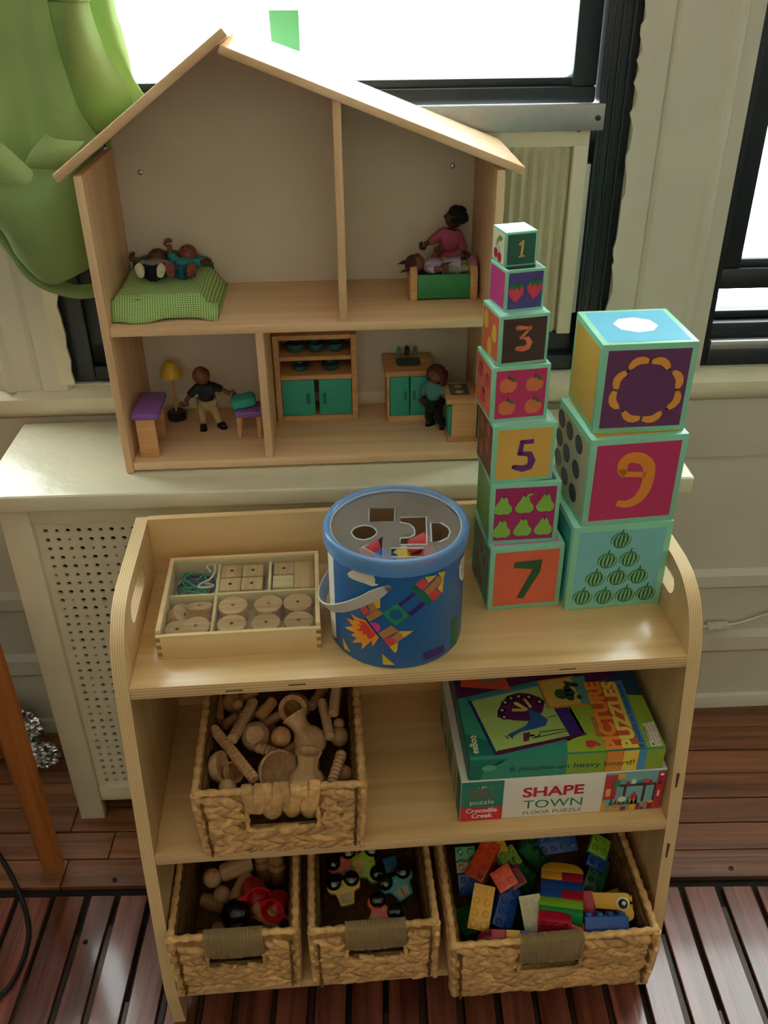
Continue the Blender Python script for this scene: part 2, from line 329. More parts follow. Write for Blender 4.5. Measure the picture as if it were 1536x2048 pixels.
N9=[(0.365, 0.617), (0.353, 0.708), (0.412, 0.774), (0.525, 0.764), (0.619, 0.685), (0.642, 0.571), (0.628, 0.412), (0.562, 0.289), (0.453, 0.24), (0.345, 0.261)]
N9b=[(0.347, 0.601), (0.615, 0.569)]
N5=[(0.642, 0.711), (0.457, 0.704), (0.433, 0.516), (0.589, 0.491), (0.635, 0.367), (0.599, 0.265), (0.491, 0.236), (0.349, 0.278)]
N3=[(0.349, 0.753), (0.595, 0.73), (0.44, 0.557), (0.557, 0.531), (0.612, 0.438), (0.576, 0.353), (0.488, 0.323), (0.37, 0.343)]
N1=[(0.413, 0.644), (0.538, 0.719), (0.508, 0.287)]
BAN=[(0.385, 0.814), (0.642, 0.801), (0.85, 0.603), (0.857, 0.349), (0.63, 0.153), (0.382, 0.169), (0.169, 0.381), (0.195, 0.622), (0.507, 0.48)]
STRAW=[(0.266, 0.459), (0.731, 0.514)]
APP=[(0.27, 0.669), (0.728, 0.661), (0.273, 0.265), (0.73, 0.258)]
PEAR=[(0.19, 0.653), (0.499, 0.662), (0.796, 0.672), (0.192, 0.263), (0.495, 0.275), (0.798, 0.277)]
MEL=[(0.489, 0.818), (0.38, 0.585), (0.603, 0.588), (0.281, 0.371), (0.507, 0.369), (0.724, 0.368), (0.172, 0.152), (0.397, 0.14), (0.618, 0.144), (0.833, 0.149)]
OV9=[(0.112, 0.811), (0.383, 0.801), (0.68, 0.794), (0.098, 0.583), (0.354, 0.525), (0.674, 0.503), (0.109, 0.343), (0.367, 0.251), (0.66, 0.215)]
T_purple=[(0.4435, 0.1481), (0.7197, 0.1464), (0.7144, 0.1296), (0.6842, 0.1153), (0.631, 0.1166), (0.5614, 0.126), (0.4395, 0.0974)]
T_lime=[(0.5749, 0.0042), (0.5709, -0.0158), (0.6254, -0.0185), (0.6301, 0.0714), (0.5963, 0.0712), (0.604, 0.0162)]
T_redp=[(0.4504, 0.1475), (0.5099, 0.1474), (0.5187, 0.1115), (0.5124, 0.1121), (0.4447, 0.1245)]
T_grayb=[(0.4737, 0.1404), (0.4906, 0.144), (0.5057, 0.1376), (0.5019, 0.1295), (0.4831, 0.1278), (0.4738, 0.1336)]
T_navy=[(0.4505, 0.0958), (0.4557, 0.0928), (0.4745, -0.0125), (0.4706, -0.0108)]
T_burg=[(0.4704, -0.0121), (0.4758, -0.0057), (0.6033, 0.0177), (0.6059, 0.0137), (0.4732, -0.0138)]
T_pic=[(0.4557, 0.0928), (0.5592, 0.1162), (0.5633, 0.0694), (0.575, 0.0668), (0.5816, 0.0137), (0.4745, -0.0069)]
T_bluetop=[(0.4529, 0.0969), (0.5601, 0.1201), (0.5592, 0.1162), (0.4557, 0.0928)]
T_purp=[(0.5717, 0.0671), (0.5911, 0.0685), (0.6006, 0.0159), (0.5814, 0.0129)]
T_tail=[(0.5091, 0.0495), (0.4874, 0.0575), (0.4894, 0.068), (0.498, 0.0844), (0.5099, 0.0993), (0.5269, 0.1043), (0.5422, 0.1014), (0.5561, 0.0921), (0.5621, 0.0836), (0.5539, 0.0624), (0.5325, 0.046)]
T_dots=[(0.4972, 0.0566), (0.4965, 0.0705), (0.5039, 0.0855), (0.514, 0.0935), (0.5257, 0.0963), (0.5405, 0.0935), (0.554, 0.0827)]
T_f1=[(0.516, 0.0844), (0.5208, 0.0856), (0.5344, 0.0703), (0.5323, 0.0658), (0.5173, 0.0796)]
T_f2=[(0.5114, 0.0723), (0.5311, 0.0706), (0.53, 0.0651), (0.5103, 0.0668)]
T_f3=[(0.5309, 0.0911), (0.5354, 0.0907), (0.5409, 0.0744), (0.5377, 0.07)]
T_bird=[(0.5344, 0.0703), (0.5488, 0.0598), (0.558, 0.0468), (0.5521, 0.0353), (0.5312, 0.0297), (0.5153, 0.0267), (0.5029, 0.019), (0.5007, 0.0135), (0.4969, 0.021), (0.495, 0.0226), (0.5242, 0.0378), (0.5332, 0.049)]
T_l1=[(0.5409, 0.0245), (0.5787, 0.0277), (0.5787, 0.0262), (0.5405, 0.0228)]
T_l2=[(0.5277, 0.014), (0.5798, 0.0235), (0.5798, 0.022), (0.5278, 0.0123)]
T_l3=[(0.558, 0.0514), (0.5721, 0.0547), (0.5717, 0.0532), (0.5576, 0.0499)]
T_vase=[(0.5179, 0.0236), (0.5281, 0.0256), (0.5223, 0.0087), (0.5146, 0.008)]
T_p2b=[(0.5593, 0.1269), (0.6167, 0.133), (0.6253, 0.0703), (0.5645, 0.0677)]
T_p2=[(0.5633, 0.1242), (0.6113, 0.1301), (0.614, 0.0744), (0.5658, 0.0707)]
T_p2t=[(0.6124, 0.13), (0.6327, 0.1316), (0.6272, 0.0732), (0.6138, 0.0735)]
T_tur=[(0.5888, 0.0957), (0.603, 0.0977), (0.6006, 0.1061), (0.6006, 0.0882), (0.615, 0.113), (0.614, 0.0871)]
T_tuhead=[(0.5978, 0.1228), (0.6129, 0.1182), (0.616, 0.108), (0.5999, 0.1127)]
T_ocol=[(0.6303, 0.1183), (0.6564, 0.1161), (0.6476, -0.019), (0.6254, -0.0185)]
T_ycol=[(0.6564, 0.1161), (0.6739, 0.1162), (0.6718, -0.0168), (0.6476, -0.019)]
T_bcol=[(0.6739, 0.1162), (0.6858, 0.1169), (0.6812, -0.0176), (0.6718, -0.0168)]
T_rcol=[(0.6813, 0.0909), (0.7075, 0.0903), (0.7072, -0.0199), (0.6812, -0.0176)]
T_rdark=[(0.6843, 0.116), (0.7186, 0.1465), (0.7077, 0.0838), (0.6815, 0.0877)]
T_warn=[(0.688, 0.0266), (0.7056, 0.0296), (0.7034, -0.0153), (0.6868, -0.0167)]
T_blob=[(0.437, 0.0305), (0.4675, 0.0134), (0.4735, -0.0124), (0.4355, -0.0133)]
T_ee=[(0.447, -0.0074), (0.4484, 0.0208)]
T_n9=[(0.6156, -0.012), (0.6114, 0.0039)]
T_piece=[(0.6236, 0.0087), (0.6252, 0.0456)]
T_PIC=[(0.6383, -0.0182), (0.6451, 0.1171)]
T_PUZ=[(0.6599, -0.0172), (0.6655, 0.1153)]
T_six=[(0.6764, -0.0158), (0.6807, 0.1156)]
T_wt=[(0.6943, -0.006), (0.6924, 0.0233)]
F_teal=[(0.4363, 0.4578), (0.4367, 0.4994)]
F_x1=[(0.5724, 0.4525), (0.5702, 0.4961)]
F_x2=[(0.627, 0.4473), (0.6256, 0.494)]
F_x3=[(0.6499, 0.4467), (0.6481, 0.4934)]
F_x4=[(0.6718, 0.4462), (0.6704, 0.4944)]
F_x5=[(0.6826, 0.4467), (0.6811, 0.494)]
F_txt=[(0.4909, 0.4692), (0.6639, 0.4636)]
S_shape=[(0.5145, 0.413), (0.6001, 0.41)]
S_shapetop=[(0.513, 0.4329)]
S_town=[(0.5186, 0.3907), (0.5999, 0.3881)]
S_towntop=[(0.5172, 0.4091)]
S_floor=[(0.5183, 0.3778), (0.6008, 0.375)]
S_red=[(0.4276, 0.3721), (0.486, 0.368)]
S_redtop=[(0.4265, 0.4018), (0.485, 0.397)]
S_whiteR=[(0.6306, 0.3663), (0.6274, 0.4449)]
S_croc=[(0.4358, 0.388), (0.4762, 0.3839)]
S_creek=[(0.4437, 0.3779), (0.4703, 0.3759)]
S_early=[(0.4392, 0.4258), (0.4727, 0.4243)]
S_an=[(0.4511, 0.4353)]
S_puzzle=[(0.4411, 0.4094), (0.4711, 0.4082)]
B1={'peg1': ((0.1348, 0.1554, 0.475), (0.1086, 0.0643, 0.475)), 'peg2': ((0.0801, 0.0919, 0.475), (0.1439, -0.0045, 0.475)), 'peg3': ((0.1419, 0.0629, 0.462), (0.1971, 0.0419, 0.462)), 'peg4': ((0.2638, 0.034, 0.47), (0.2462, -0.0237, 0.47)), 'peg5': ((0.2423, 0.192, 0.45), (0.2196, 0.1466, 0.45)), 'dow1': ((0.254, 0.108, 0.47), (0.2622, 0.1654, 0.47)), 'dow2': ((0.2375, 0.1479, 0.462), (0.2484, 0.0705, 0.462)), 'dow3': ((0.0733, 0.197, 0.45), (0.0827, 0.1312, 0.45)), 'dow4': ((0.1435, 0.1218, 0.46), (0.1661, 0.15, 0.46)), 'dow5': ((0.09, 0.1188, 0.45), (0.11, 0.1379, 0.45)), 'ball1': ((0.1775, 0.0764, 0.465), (0.1775, 0.0764, 0.465)), 'ball2': ((0.1402, 0.0894, 0.455), (0.1402, 0.0894, 0.455)), 'ring1': ((0.0918, 0.0204, 0.475), (0.0918, 0.0204, 0.475)), 'cup': ((0.1066, 0.0264, 0.45), (0.1066, 0.0264, 0.45)), 'bowl': ((0.175, 0.016, 0.455), (0.175, 0.016, 0.455)), 'vase1': ((0.1953, 0.1228, 0.475), (0.1953, 0.1228, 0.475)), 'jar2': ((0.2174, 0.0779, 0.46), (0.2029, 0.1079, 0.46)), 'vase3': ((0.2152, -0.0041, 0.465), (0.2216, 0.0492, 0.465)), 'ball4': ((0.2609, 0.0888, 0.445), (0.2609, 0.0888, 0.445)), 'ball5': ((0.2618, 0.1049, 0.455), (0.2618, 0.1049, 0.455)), 'egg': ((0.106, -0.0079, 0.46), (0.106, -0.0079, 0.46)), 'ball6': ((0.2654, 0.0174, 0.445), (0.2654, 0.0174, 0.445)), 'ball7': ((0.1111, 0.1532, 0.46), (0.1111, 0.1532, 0.46)), 'ball8': ((0.0978, 0.18, 0.44), (0.0978, 0.18, 0.44))}
BA={'head1': (0.0486, 0.0689, 0.17), 'head2': (0.065, 0.041, 0.165), 'body1': (0.0843, 0.0795, 0.17), 'cyl': (0.0922, 0.0499, 0.165), 'red1': (0.1193, 0.0225, 0.2), 'red2': (0.1533, 0.0015, 0.2), 'black': (0.0932, -0.0095, 0.19), 'wood': (0.1402, -0.0051, 0.17), 'top1': (0.1262, 0.0972, 0.16), 'top2': (0.1501, 0.0893, 0.16)}
BB={'yel': (0.2578, 0.0142, 0.19), 'yw1': (0.2424, 0.0195, 0.2), 'yw2': (0.2699, 0.0241, 0.2), 'red1': (0.3175, -0.0262, 0.19), 'rw1': (0.306, -0.0164, 0.2), 'rw2': (0.33, -0.0373, 0.2), 'teal': (0.3375, 0.0145, 0.185), 'tw1': (0.3233, 0.018, 0.195), 'tw2': (0.3515, 0.0341, 0.195), 'grn': (0.2972, 0.0534, 0.18), 'gw1': (0.3076, 0.0451, 0.19), 'gw2': (0.3023, 0.0822, 0.19), 'red2': (0.2634, 0.0654, 0.18), 'r2w1': (0.2434, 0.0641, 0.19), 'r2w2': (0.2683, 0.0813, 0.19), 'blue': (0.3309, 0.0858, 0.17)}
BCc={'stTop': (0.6005, 0.0183, 0.235), 'stBot': (0.5614, -0.103, 0.235), 'stR': (0.6082, -0.0825, 0.235), 'stL': (0.5462, -0.0674, 0.235), 'yb1': (0.4721, -0.0107, 0.215), 'yb2': (0.4476, -0.0875, 0.215), 'ybL': (0.4365, -0.0793, 0.215), 'wb1': (0.5406, -0.034, 0.21), 'wb2': (0.5377, -0.099, 0.21), 'or1': (0.5044, -0.0114, 0.225), 'org': (0.4774, 0.0393, 0.21), 'yel': (0.499, 0.0595, 0.215), 'grn': (0.4518, 0.052, 0.2), 'yellowR': (0.6525, -0.0598, 0.215), 'blueR': (0.6334, -0.0859, 0.215), 'eye': (0.6618, -0.0692, 0.22), 'blueM': (0.502, -0.0351, 0.19), 'rocketL': (0.4558, -0.0919, 0.215), 'rocketR': (0.519, -0.1007, 0.215), 'lime2': (0.5209, 0.0424, 0.205), 'limeTR': (0.6703, 0.0539, 0.2), 'blueTR': (0.6598, 0.0412, 0.195), 'greenL': (0.5601, 0.0477, 0.19), 'blueT': (0.606, 0.0731, 0.19), 'darkg': (0.5428, 0.0015, 0.19)}
# ------------------------------------------------------------------ room shell (wall frame: u along the wall, v into it)
WL, WR = (-0.2644, 0.3286, 0), -0.0337
wallpaint = plain('wall_paint', 'cfc9b8', .55, .05, 6, .35, 22, spec=.3)
creampaint = plain('cream_gloss_paint', 'dcd3b8', .30, .06, 8, .5, 30, spec=.45)
blackmetal = plain('hazed_black_window_metal', '1a2329', .4, .15, 30, .05, spec=.6)  # blue-grey lift in the black imitates the window glare haze
alu = plain('brushed_aluminium', 'b5b8b4', .4, .06, 60, .05, metal=.7)
creamplastic = plain('yellowed_cream_plastic', 'd8d2b8', .45, .05, 14)
glass = clear('window_glass', 'f2f8fa', .02, .02)
darkvoid = plain('dark_gap', '14100d', .9, .1)
o = struct('floor', (0, 0, 0), -0.066)
MB().box((-3, -3.6, -.05), (3.4, 1.2, -.012), 0).build('subfloor', darkvoid, o)
redboard = wood('red_varnished_board', '925240', '5e2d1f', 'y', .8, .34, .9, .72, .2, .5, 1.3)
redboard_short = wood('brown_varnished_board', 'a06845', '633a26', 'x', .7, .42, .7, .3, .25, .5)
filler = wood('old_gap_filler_wood', '4a3528', '1c1410', 'y', 1.0, .5, .9, .12, .3)
gaps = [-.53, -.468, -.40, -.335, -.271, -.208, -.155, -.097]+[-.097+.0593*k for k in range(1, 15)]+[.793, .846, .914, .979, 1.04, 1.10, 1.165, 1.23]
rnd = random.Random(3)
for i in range(len(gaps)-1):
    a, b = gaps[i]+rnd.uniform(.0042, .0072), gaps[i+1]-rnd.uniform(.0042, .0072)
    j = [rnd.uniform(-.0018, .0018) for _ in range(4)]; n = 9
    mb = MB(); e0, e1 = [], []
    for k in range(n+1):
        y = -2.2+(2.2+.164)*(k/n)**.45
        e0.append((a+rnd.uniform(-.0012, .0012), y)); e1.append((b+rnd.uniform(-.0012, .0012), y))
    mb.prism(e0+e1[::-1], -.011, rnd.uniform(-.0012, .0012), 'z', bev=.0016).build('plank', redboard, o, 0)
    if 0 <= i: MB().box((b+.0012, -2.2, -.012), (gaps[i+1]+.0035, rnd.uniform(-.1, .16), -.0045-rnd.random()*.003), 0).build('gap_filler', filler, o)
rows = [.183, .242, .303, .362, .424, .488, .551, .62, .70]
for i in range(len(rows)-1):
    xs = [-1.2, rnd.uniform(-.35, -.1), rnd.uniform(.4, .7), 1.9]
    for k in range(3):
        g0, g1 = rnd.uniform(.0006, .002), rnd.uniform(.0006, .002)
        MB().prism([(xs[k]+.001, rows[i]+g0), (xs[k+1]-.001, rows[i]+g1), (xs[k+1]-.001, rows[i+1]-g0), (xs[k]+.001, rows[i+1]-g1)], -.011, rnd.uniform(-.001, .001), 'z', bev=.0014).build('plank', redboard_short, o, 0)
for x, y in ((-.17, .195), (-.19, .075), (.95, .2)):
    MB().lathe([(.0045, 0), (.0045, .0012), (.002, .002), (0, .002)], 10, 0, TR((x, y, 0))).build('nail_head', plain('nail_iron', '2a2826', .4, metal=.8), o)

w = struct('wall_back', WL, WR)
mb = MB(); WT = .46
for a, b in (((-2.2, .28, -.03), (-1.0, WT, 2.6)), ((-.035, .28, -.03), (.088, WT, 2.6)), ((-1.0, .28, -.03), (-.035, WT, .797)), ((-1.0, .28, 2.25), (-.035, WT, 2.6)), ((1.004, .28, -.03), (1.175, WT, 2.6)), ((2.15, .28, -.03), (2.9, WT, 2.6)), ((.088, .28, -.03), (1.004, WT, .797)), ((1.175, .28, -.03), (2.15, WT, .797)), ((.088, .28, 2.25), (1.004, WT, 2.6)), ((1.175, .28, 2.25), (2.15, WT, 2.6))): mb.box(a, b)
mb.build('plaster', wallpaint, w, smooth=0)
for nm, a, b in (('wall_left', (-2.3, -3.4, -.03), (-2.2, .28, 2.6)), ('wall_right', (2.9, -3.4, -.03), (3.0, .28, 2.6)), ('wall_front', (-2.3, -3.5, -.03), (3.0, -3.4, 2.6))):
    s_ = MB().box(a, b).build(nm, wallpaint, None, 0, WL, (0, 0, WR)); s_['kind'] = 'structure'
s_ = MB().box((-2.3, -3.5, 2.6), (3.0, .46, 2.7)).build('ceiling', plain('ceiling_white', 'dcd8cc', .8, .03, 4), None, 0, WL, (0, 0, WR)); s_['kind'] = 'structure'
s_ = MB().prism([(.282, 0), (.256, 0), (.256, .015), (.261, .028), (.268, .033), (.268, .150), (.259, .163), (.261, .195), (.274, .207), (.274, .315), (.265, .325), (.267, .350), (.282, .362)], -2.2, 2.9, 'x').build('baseboard_back', wallpaint, None, 25, WL, (0, 0, WR)); s_['kind'] = 'structure'
def jag(u, z0, z1, amp, rn, step=.018):
    z = z0; out = []
    while z < z1: out.append((u+rn.uniform(-amp, amp*.25), z)); z += rn.uniform(step*.4, step*1.4)
    return out+[(u, z1)]
rn = random.Random(11)
t = struct('trim_1', WL, WR)     # casing between the windows, with a quirk and a bead
MB().prism([(1.006, .284), (1.006, .273), (1.044, .272), (1.048, .278), (1.054, .271), (1.128, .271), (1.134, .265), (1.141, .263), (1.148, .266), (1.152, .272), (1.176, .274), (1.176, .284)], .797, 2.3, 'z').build('casing', wallpaint, t, 25)
MB().prism(jag(1.003, .81, 2.2, .006, rn)+[(1.02, 2.2), (1.02, .81)], .2705, .276, 'y').build('peeling_paint', wallpaint, t, 0)
MB().prism(jag(1.171, .81, 2.2, .003, rn, .04)[::-1]+[(1.16, .81), (1.16, 2.2)], .272, .277, 'y').build('peeling_paint', wallpaint, t, 0) if 0 else None
t = struct('trim_2', WL, WR)     # casing left of the first window
MB().prism([(-.037, .284), (-.037, .274), (-.024, .272), (-.018, .266), (-.011, .264), (-.004, .270), (.03, .270), (.036, .275), (.042, .268), (.082, .270), (.09, .277), (.09, .284)], .79, 2.3, 'z').build('casing', wallpaint, t, 25)
MB().prism([(u_, z_) for u_, z_ in jag(.096, .80, 1.3, .005, rn)]+[(.07, 1.3), (.07, .80)], .2695, .276, 'y').build('peeling_paint', creampaint, t, 0)
t = MB().prism([(.282, .741), (.268, .743), (.257, .752), (.254, .765), (.257, .779), (.268, .787), (.276, .793), (.30, .797), (.32, .797), (.32, .741)], -2.2, 2.9, 'x').build('trim_3', creampaint, None, 40, WL, (0, 0, WR)); t['kind'] = 'structure'
t = MB().prism([(.282, .619), (.274, .621), (.273, .625), (.273, .738), (.282, .742)], -2.2, 2.9, 'x').build('trim_4', wallpaint, None, 25, WL, (0, 0, WR)); t['kind'] = 'structure'

# first window: outer frame, raised lower sash, pane
w1 = struct('window_1', WL, WR)
mb = MB()
for a, b in (((.088, .286, .797), (.128, .40, 2.25)), ((.952, .286, .797), (1.004, .40, 2.25)), ((.128, .286, .797), (.952, .40, .825)), ((.128, .30, .825), (.952, .34, .862)), ((.128, .286, 2.2), (.952, .40, 2.25))): mb.box(a, b, 0, .003)
for u_ in (.958, .972, .988): mb.box((u_, .282, .80), (u_+.005, .29, 2.2), 0, .0015)
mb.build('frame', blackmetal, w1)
mb = MB().box((.128, .296, 1.226), (.948, .335, 1.25), 0, .004).box((.128, .305, 1.248), (.948, .33, 1.262), 0, .003).box((.911, .297, 1.25), (.948, .333, 2.2), 0, .003).box((.128, .297, 1.25), (.165, .333, 2.2), 0, .003)
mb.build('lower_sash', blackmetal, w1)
MB().box((.165, .314, 1.26), (.911, .318, 2.2)).build('pane', glass, w1, 0)
# second window, its sash left open a crack
w2 = struct('window_2', WL, WR)
mb = MB()
for a, b in (((1.175, .288, .797), (1.192, .40, 2.25)), ((2.10, .288, .797), (2.15, .40, 2.25)), ((1.192, .288, .797), (2.10, .40, .828)), ((1.192, .31, .838), (2.10, .40, .868)), ((1.192, .33, .868), (2.10, .40, .886)), ((1.192, .288, 2.2), (2.10, .40, 2.25))): mb.box(a, b, 0, .003)
mb.box((1.192, .30, .885), (2.10, .312, .893), 0, .001)
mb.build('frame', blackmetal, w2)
MB().box((1.195, .289, .826), (2.10, .306, .842), 0, .002).build('sill_track', alu, w2)
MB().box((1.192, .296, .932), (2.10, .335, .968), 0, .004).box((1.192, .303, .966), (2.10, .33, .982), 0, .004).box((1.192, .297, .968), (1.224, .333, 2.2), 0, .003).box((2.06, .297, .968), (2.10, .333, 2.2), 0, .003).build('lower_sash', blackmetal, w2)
MB().box((1.224, .314, .98), (2.06, .318, 2.2)).build('pane', glass, w2, 0)
w3 = struct('window_3', WL, WR)
mb = MB()
for a, b in (((-1.0, .288, .797), (-.96, .40, 2.25)), ((-.050, .288, .797), (-.035, .40, 2.25)), ((-.96, .288, .797), (-.050, .40, .812)), ((-.96, .288, 2.2), (-.050, .40, 2.25))): mb.box(a, b, 0, .003)
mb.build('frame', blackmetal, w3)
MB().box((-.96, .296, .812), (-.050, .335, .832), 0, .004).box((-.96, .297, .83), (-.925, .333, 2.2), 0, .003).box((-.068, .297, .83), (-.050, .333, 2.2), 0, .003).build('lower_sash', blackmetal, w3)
MB().box((-.925, .314, .83), (-.068, .318, 2.2)).build('pane', glass, w3, 0)
# air conditioner filling the open first window
ac = thing('air_conditioner', 'cream window air conditioner with ribbed accordion side panel behind the dollhouse', 'air conditioner', WL, WR)
MB().box((.26, .288, .864), (.60, .50, 1.188), 0, .004).build('body', creamplastic, ac)
MB().box((.15, .279, 1.190), (.961, .287, 1.228), 0, .0015).build('mounting_bar', alu, ac)
MB().lathe([(.004, 0), (.004, .0015), (.0015, .0025), (0, .0025)], 10, 0, TR((.951, .279, 1.208), (pi/2, 0, 0))).build('screw', plain('dark_screw', '3a3a38', .4, metal=.6), ac)
mb = MB().box((.60, .288, 1.166), (.7685, .300, 1.204), 0, .002).box((.770, .286, 1.166), (.944, .300, 1.204), 0, .002).box((.921, .286, .864), (.944, .302, 1.168), 0, .002)
mb.build('panel_frame', creamplastic, ac)
MB().lathe([(.0028, 0), (.0028, .001), (0, .0012)], 10, 0, TR((.925, .286, 1.190), (pi/2, 0, 0))).build('screw', plain('dark_screw', '3a3a38', .4), ac)
MB().box((.944, .289, .90), (.951, .30, 1.14), 0, .001).build('side_rail', alu, ac)
pts = []; u_ = .604; k = 0
while u_ < .931: pts.append((u_, .290 if k % 2 else .306)); u_ += .0046 if k % 2 == 0 else .0122; k += 1
mb = MB().sheet([[(a, b, 1.168) for a, b in pts], [(a, b, .866) for a, b in pts]])
me = mb.build('accordion_panel', creamplastic, ac, 50)
MB().box((.90, .312, .83), (.956, .33, 1.19)).box((.60, .318, .83), (.92, .322, .872)).build('light_leak_strip', blackmetal, ac, 0)  # added strips that block daylight leaking past the accordion panel
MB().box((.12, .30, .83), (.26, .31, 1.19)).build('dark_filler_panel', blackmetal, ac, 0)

# green translucent square on the pane
tag(MB().prism([(.464, 1.354), (.507, 1.354), (.5065, 1.300), (.494, 1.304), (.48, 1.309), (.465, 1.314)], .3125, .3138, 'y').build('window_sticker', cloth('green_film', '86c69c', .3, .05), None, 0, WL, (0, 0, WR)), 'green translucent sticker on the bright window pane above the roof', 'sticker')

# ------------------------------------------------------------------ radiator cover
rc = thing('radiator_cover', 'cream painted radiator cover with perforated metal front under the dollhouse', 'radiator cover', WL, WR)
top = MB()
ed = [(x, .0+rn.uniform(-.0008, .0008)) for x in [k*.03 for k in range(37)]]
MB().box((0, 0, .7095), (1.088, .2535, .739), 0, .006, None, 3).build('top_board', creampaint, rc)
MB().box((.019, .02, 0), (.066, .042, .7095), 0, .004).build('stile', creampaint, rc)
MB().box((1.022, .02, 0), (1.068, .042, .7095), 0, .004).build('stile', creampaint, rc)
MB().box((.066, .021, .675), (1.022, .042, .7095), 0, .003).build('rail', creampaint, rc)
MB().box((.066, .021, .049), (1.022, .042, .085), 0, .004).build('rail', creampaint, rc)
MB().box((.021, .042, .03), (.033, .25, .7095), 0, .002).build('side_board', creampaint, rc)
MB().box((1.054, .042, .03), (1.066, .25, .7095), 0, .002).build('side_board', creampaint, rc)
mb = MB(); ps = .017; nu, nz = 56, 34; u0, z0 = .0735, .0885
for i in range(nu):
    for j in range(nz):
        cu, cz = u0+(i+.5)*ps, z0+(j+.5)*ps; r = rn.choice((.0042, .004, .004, .0037, .0034, .0026)); h = ps/2
        vs = [(cu-h, .030, cz-h), (cu+h, .030, cz-h), (cu+h, .030, cz+h), (cu-h, .030, cz+h)]
        vs += [(cu+r*cos(-3*pi/4+k*pi/4), .030, cz+r*sin(-3*pi/4+k*pi/4)*.9) for k in range(8)]
        vs += [(v[0], .034, v[2]) for v in vs[4:]]
        fs = [(0, 1, 6, 5, 4), (1, 2, 8, 7, 6), (2, 3, 10, 9, 8), (3, 0, 4, 11, 10)]+[(4+k, 4+(k+1) % 8, 12+(k+1) % 8, 12+k) for k in range(8)]
        mb.raw(vs, fs)
mb.box((.06, .030, z0-.01), (u0, .034, .68)).box((u0+nu*ps, .030, z0-.01), (1.03, .034, .68)).box((u0, .030, z0-.01), (u0+nu*ps, .034, z0)).box((u0, .030, z0+nz*ps), (u0+nu*ps, .034, .68))
mb.build('perforated_panel', creampaint, rc, 0)
MB().box((.066, .06, .09), (1.022, .24, .67), 0, .02).build('radiator', plain('cover_inside_shade', '080706', .9, spec=.1), rc)  # near-black colour paints the shade inside the cover, so holes read dark

# ------------------------------------------------------------------ curtain
def crom(p0, p1, p2, p3, t): return tuple(.5*((2*b)+(-a+c)*t+(2*a-5*b+4*c-d)*t*t+(-a+3*b-3*c+d)*t**3) for a, b, c, d in zip(p0, p1, p2, p3))
def fine(P, n):
    out = []
    for i in range(len(P)-1):
        q = [P[max(i-1, 0)], P[i], P[i+1], P[min(i+2, len(P)-1)]]
        out += [crom(*q, k/n) for k in range(n)]
    return out+[P[-1]]
def csheet(rows, n=6, m=6):
    R = [fine(r, n) for r in rows]; C = [fine([R[i][j] for i in range(len(R))], m) for j in range(len(R[0]))]
    return [[C[j][i] for j in range(len(C))] for i in range(len(C[0]))]
green = cloth('green_curtain_cloth', 'a4b87a', .48); greenb = cloth('green_curtain_cloth_doubled', 'a4b87a', .04)
cu = thing('curtain', 'lime green curtain gathered and slung up beside the window', 'curtain', WL, WR)
def drape(name, rows, n=6, m=6):
    me = MB().sheet(csheet(rows, n, m)).build(name, greenb if name in ('back_fall', 'tucked_fold', 'slung_edge') else green, cu, 180)
    s_ = me.modifiers.new('thick', 'SOLIDIFY'); s_.thickness = .0015; return me
drape('back_fall', [[(u_, .255+.012*sin(u_*70), z_) for u_ in [-.03+.02*k for k in range(13)]] for z_ in (2.2, 1.7, 1.3, 1.1)], 3, 3)
drape('front_fall', [
 [(.193, .19, 1.75), (.190, .19, 1.409), (.184, .2, 1.375), (.184, .205, 1.334), (.187, .215, 1.29), (.190, .235, 1.243), (.200, .258, 1.207), (.213, .270, 1.183), (.235, .272, 1.161), (.26, .271, 1.13)],
 [(.211, .168, 1.75), (.208, .17, 1.409), (.204, .175, 1.375), (.203, .18, 1.335), (.205, .19, 1.298), (.206, .207, 1.272), (.213, .232, 1.244), (.228, .269, 1.213), (.250, .271, 1.182), (.28, .272, 1.14)],
 [(.232, .172, 1.75), (.229, .175, 1.408), (.225, .18, 1.375), (.226, .19, 1.34), (.230, .205, 1.309), (.233, .225, 1.276), (.238, .247, 1.248), (.251, .270, 1.221), (.272, .273, 1.195), (.30, .274, 1.15)],
 [(.243, .197, 1.75), (.24, .2, 1.408), (.236, .205, 1.374), (.236, .22, 1.344), (.241, .235, 1.315), (.25, .25, 1.286), (.258, .262, 1.258), (.261, .27, 1.234), (.285, .273, 1.208), (.31, .274, 1.17)]])
drape('side_fall', [
 [(.205, .258, 1.75), (.200, .258, 1.4), (.205, .258, 1.345), (.212, .26, 1.317), (.235, .264, 1.284), (.256, .268, 1.254), (.261, .274, 1.233), (.287, .276, 1.208), (.31, .277, 1.18)],
 [(.258, .235, 1.75), (.25, .235, 1.4), (.252, .24, 1.336), (.256, .245, 1.311), (.261, .255, 1.291), (.267, .266, 1.267), (.275, .273, 1.25), (.297, .276, 1.225), (.32, .277, 1.2)],
 [(.262, .265, 1.75), (.256, .268, 1.4), (.261, .27, 1.334), (.265, .27, 1.303), (.266, .272, 1.277), (.273, .275, 1.26), (.28, .277, 1.249), (.305, .278, 1.232), (.33, .279, 1.21)]])
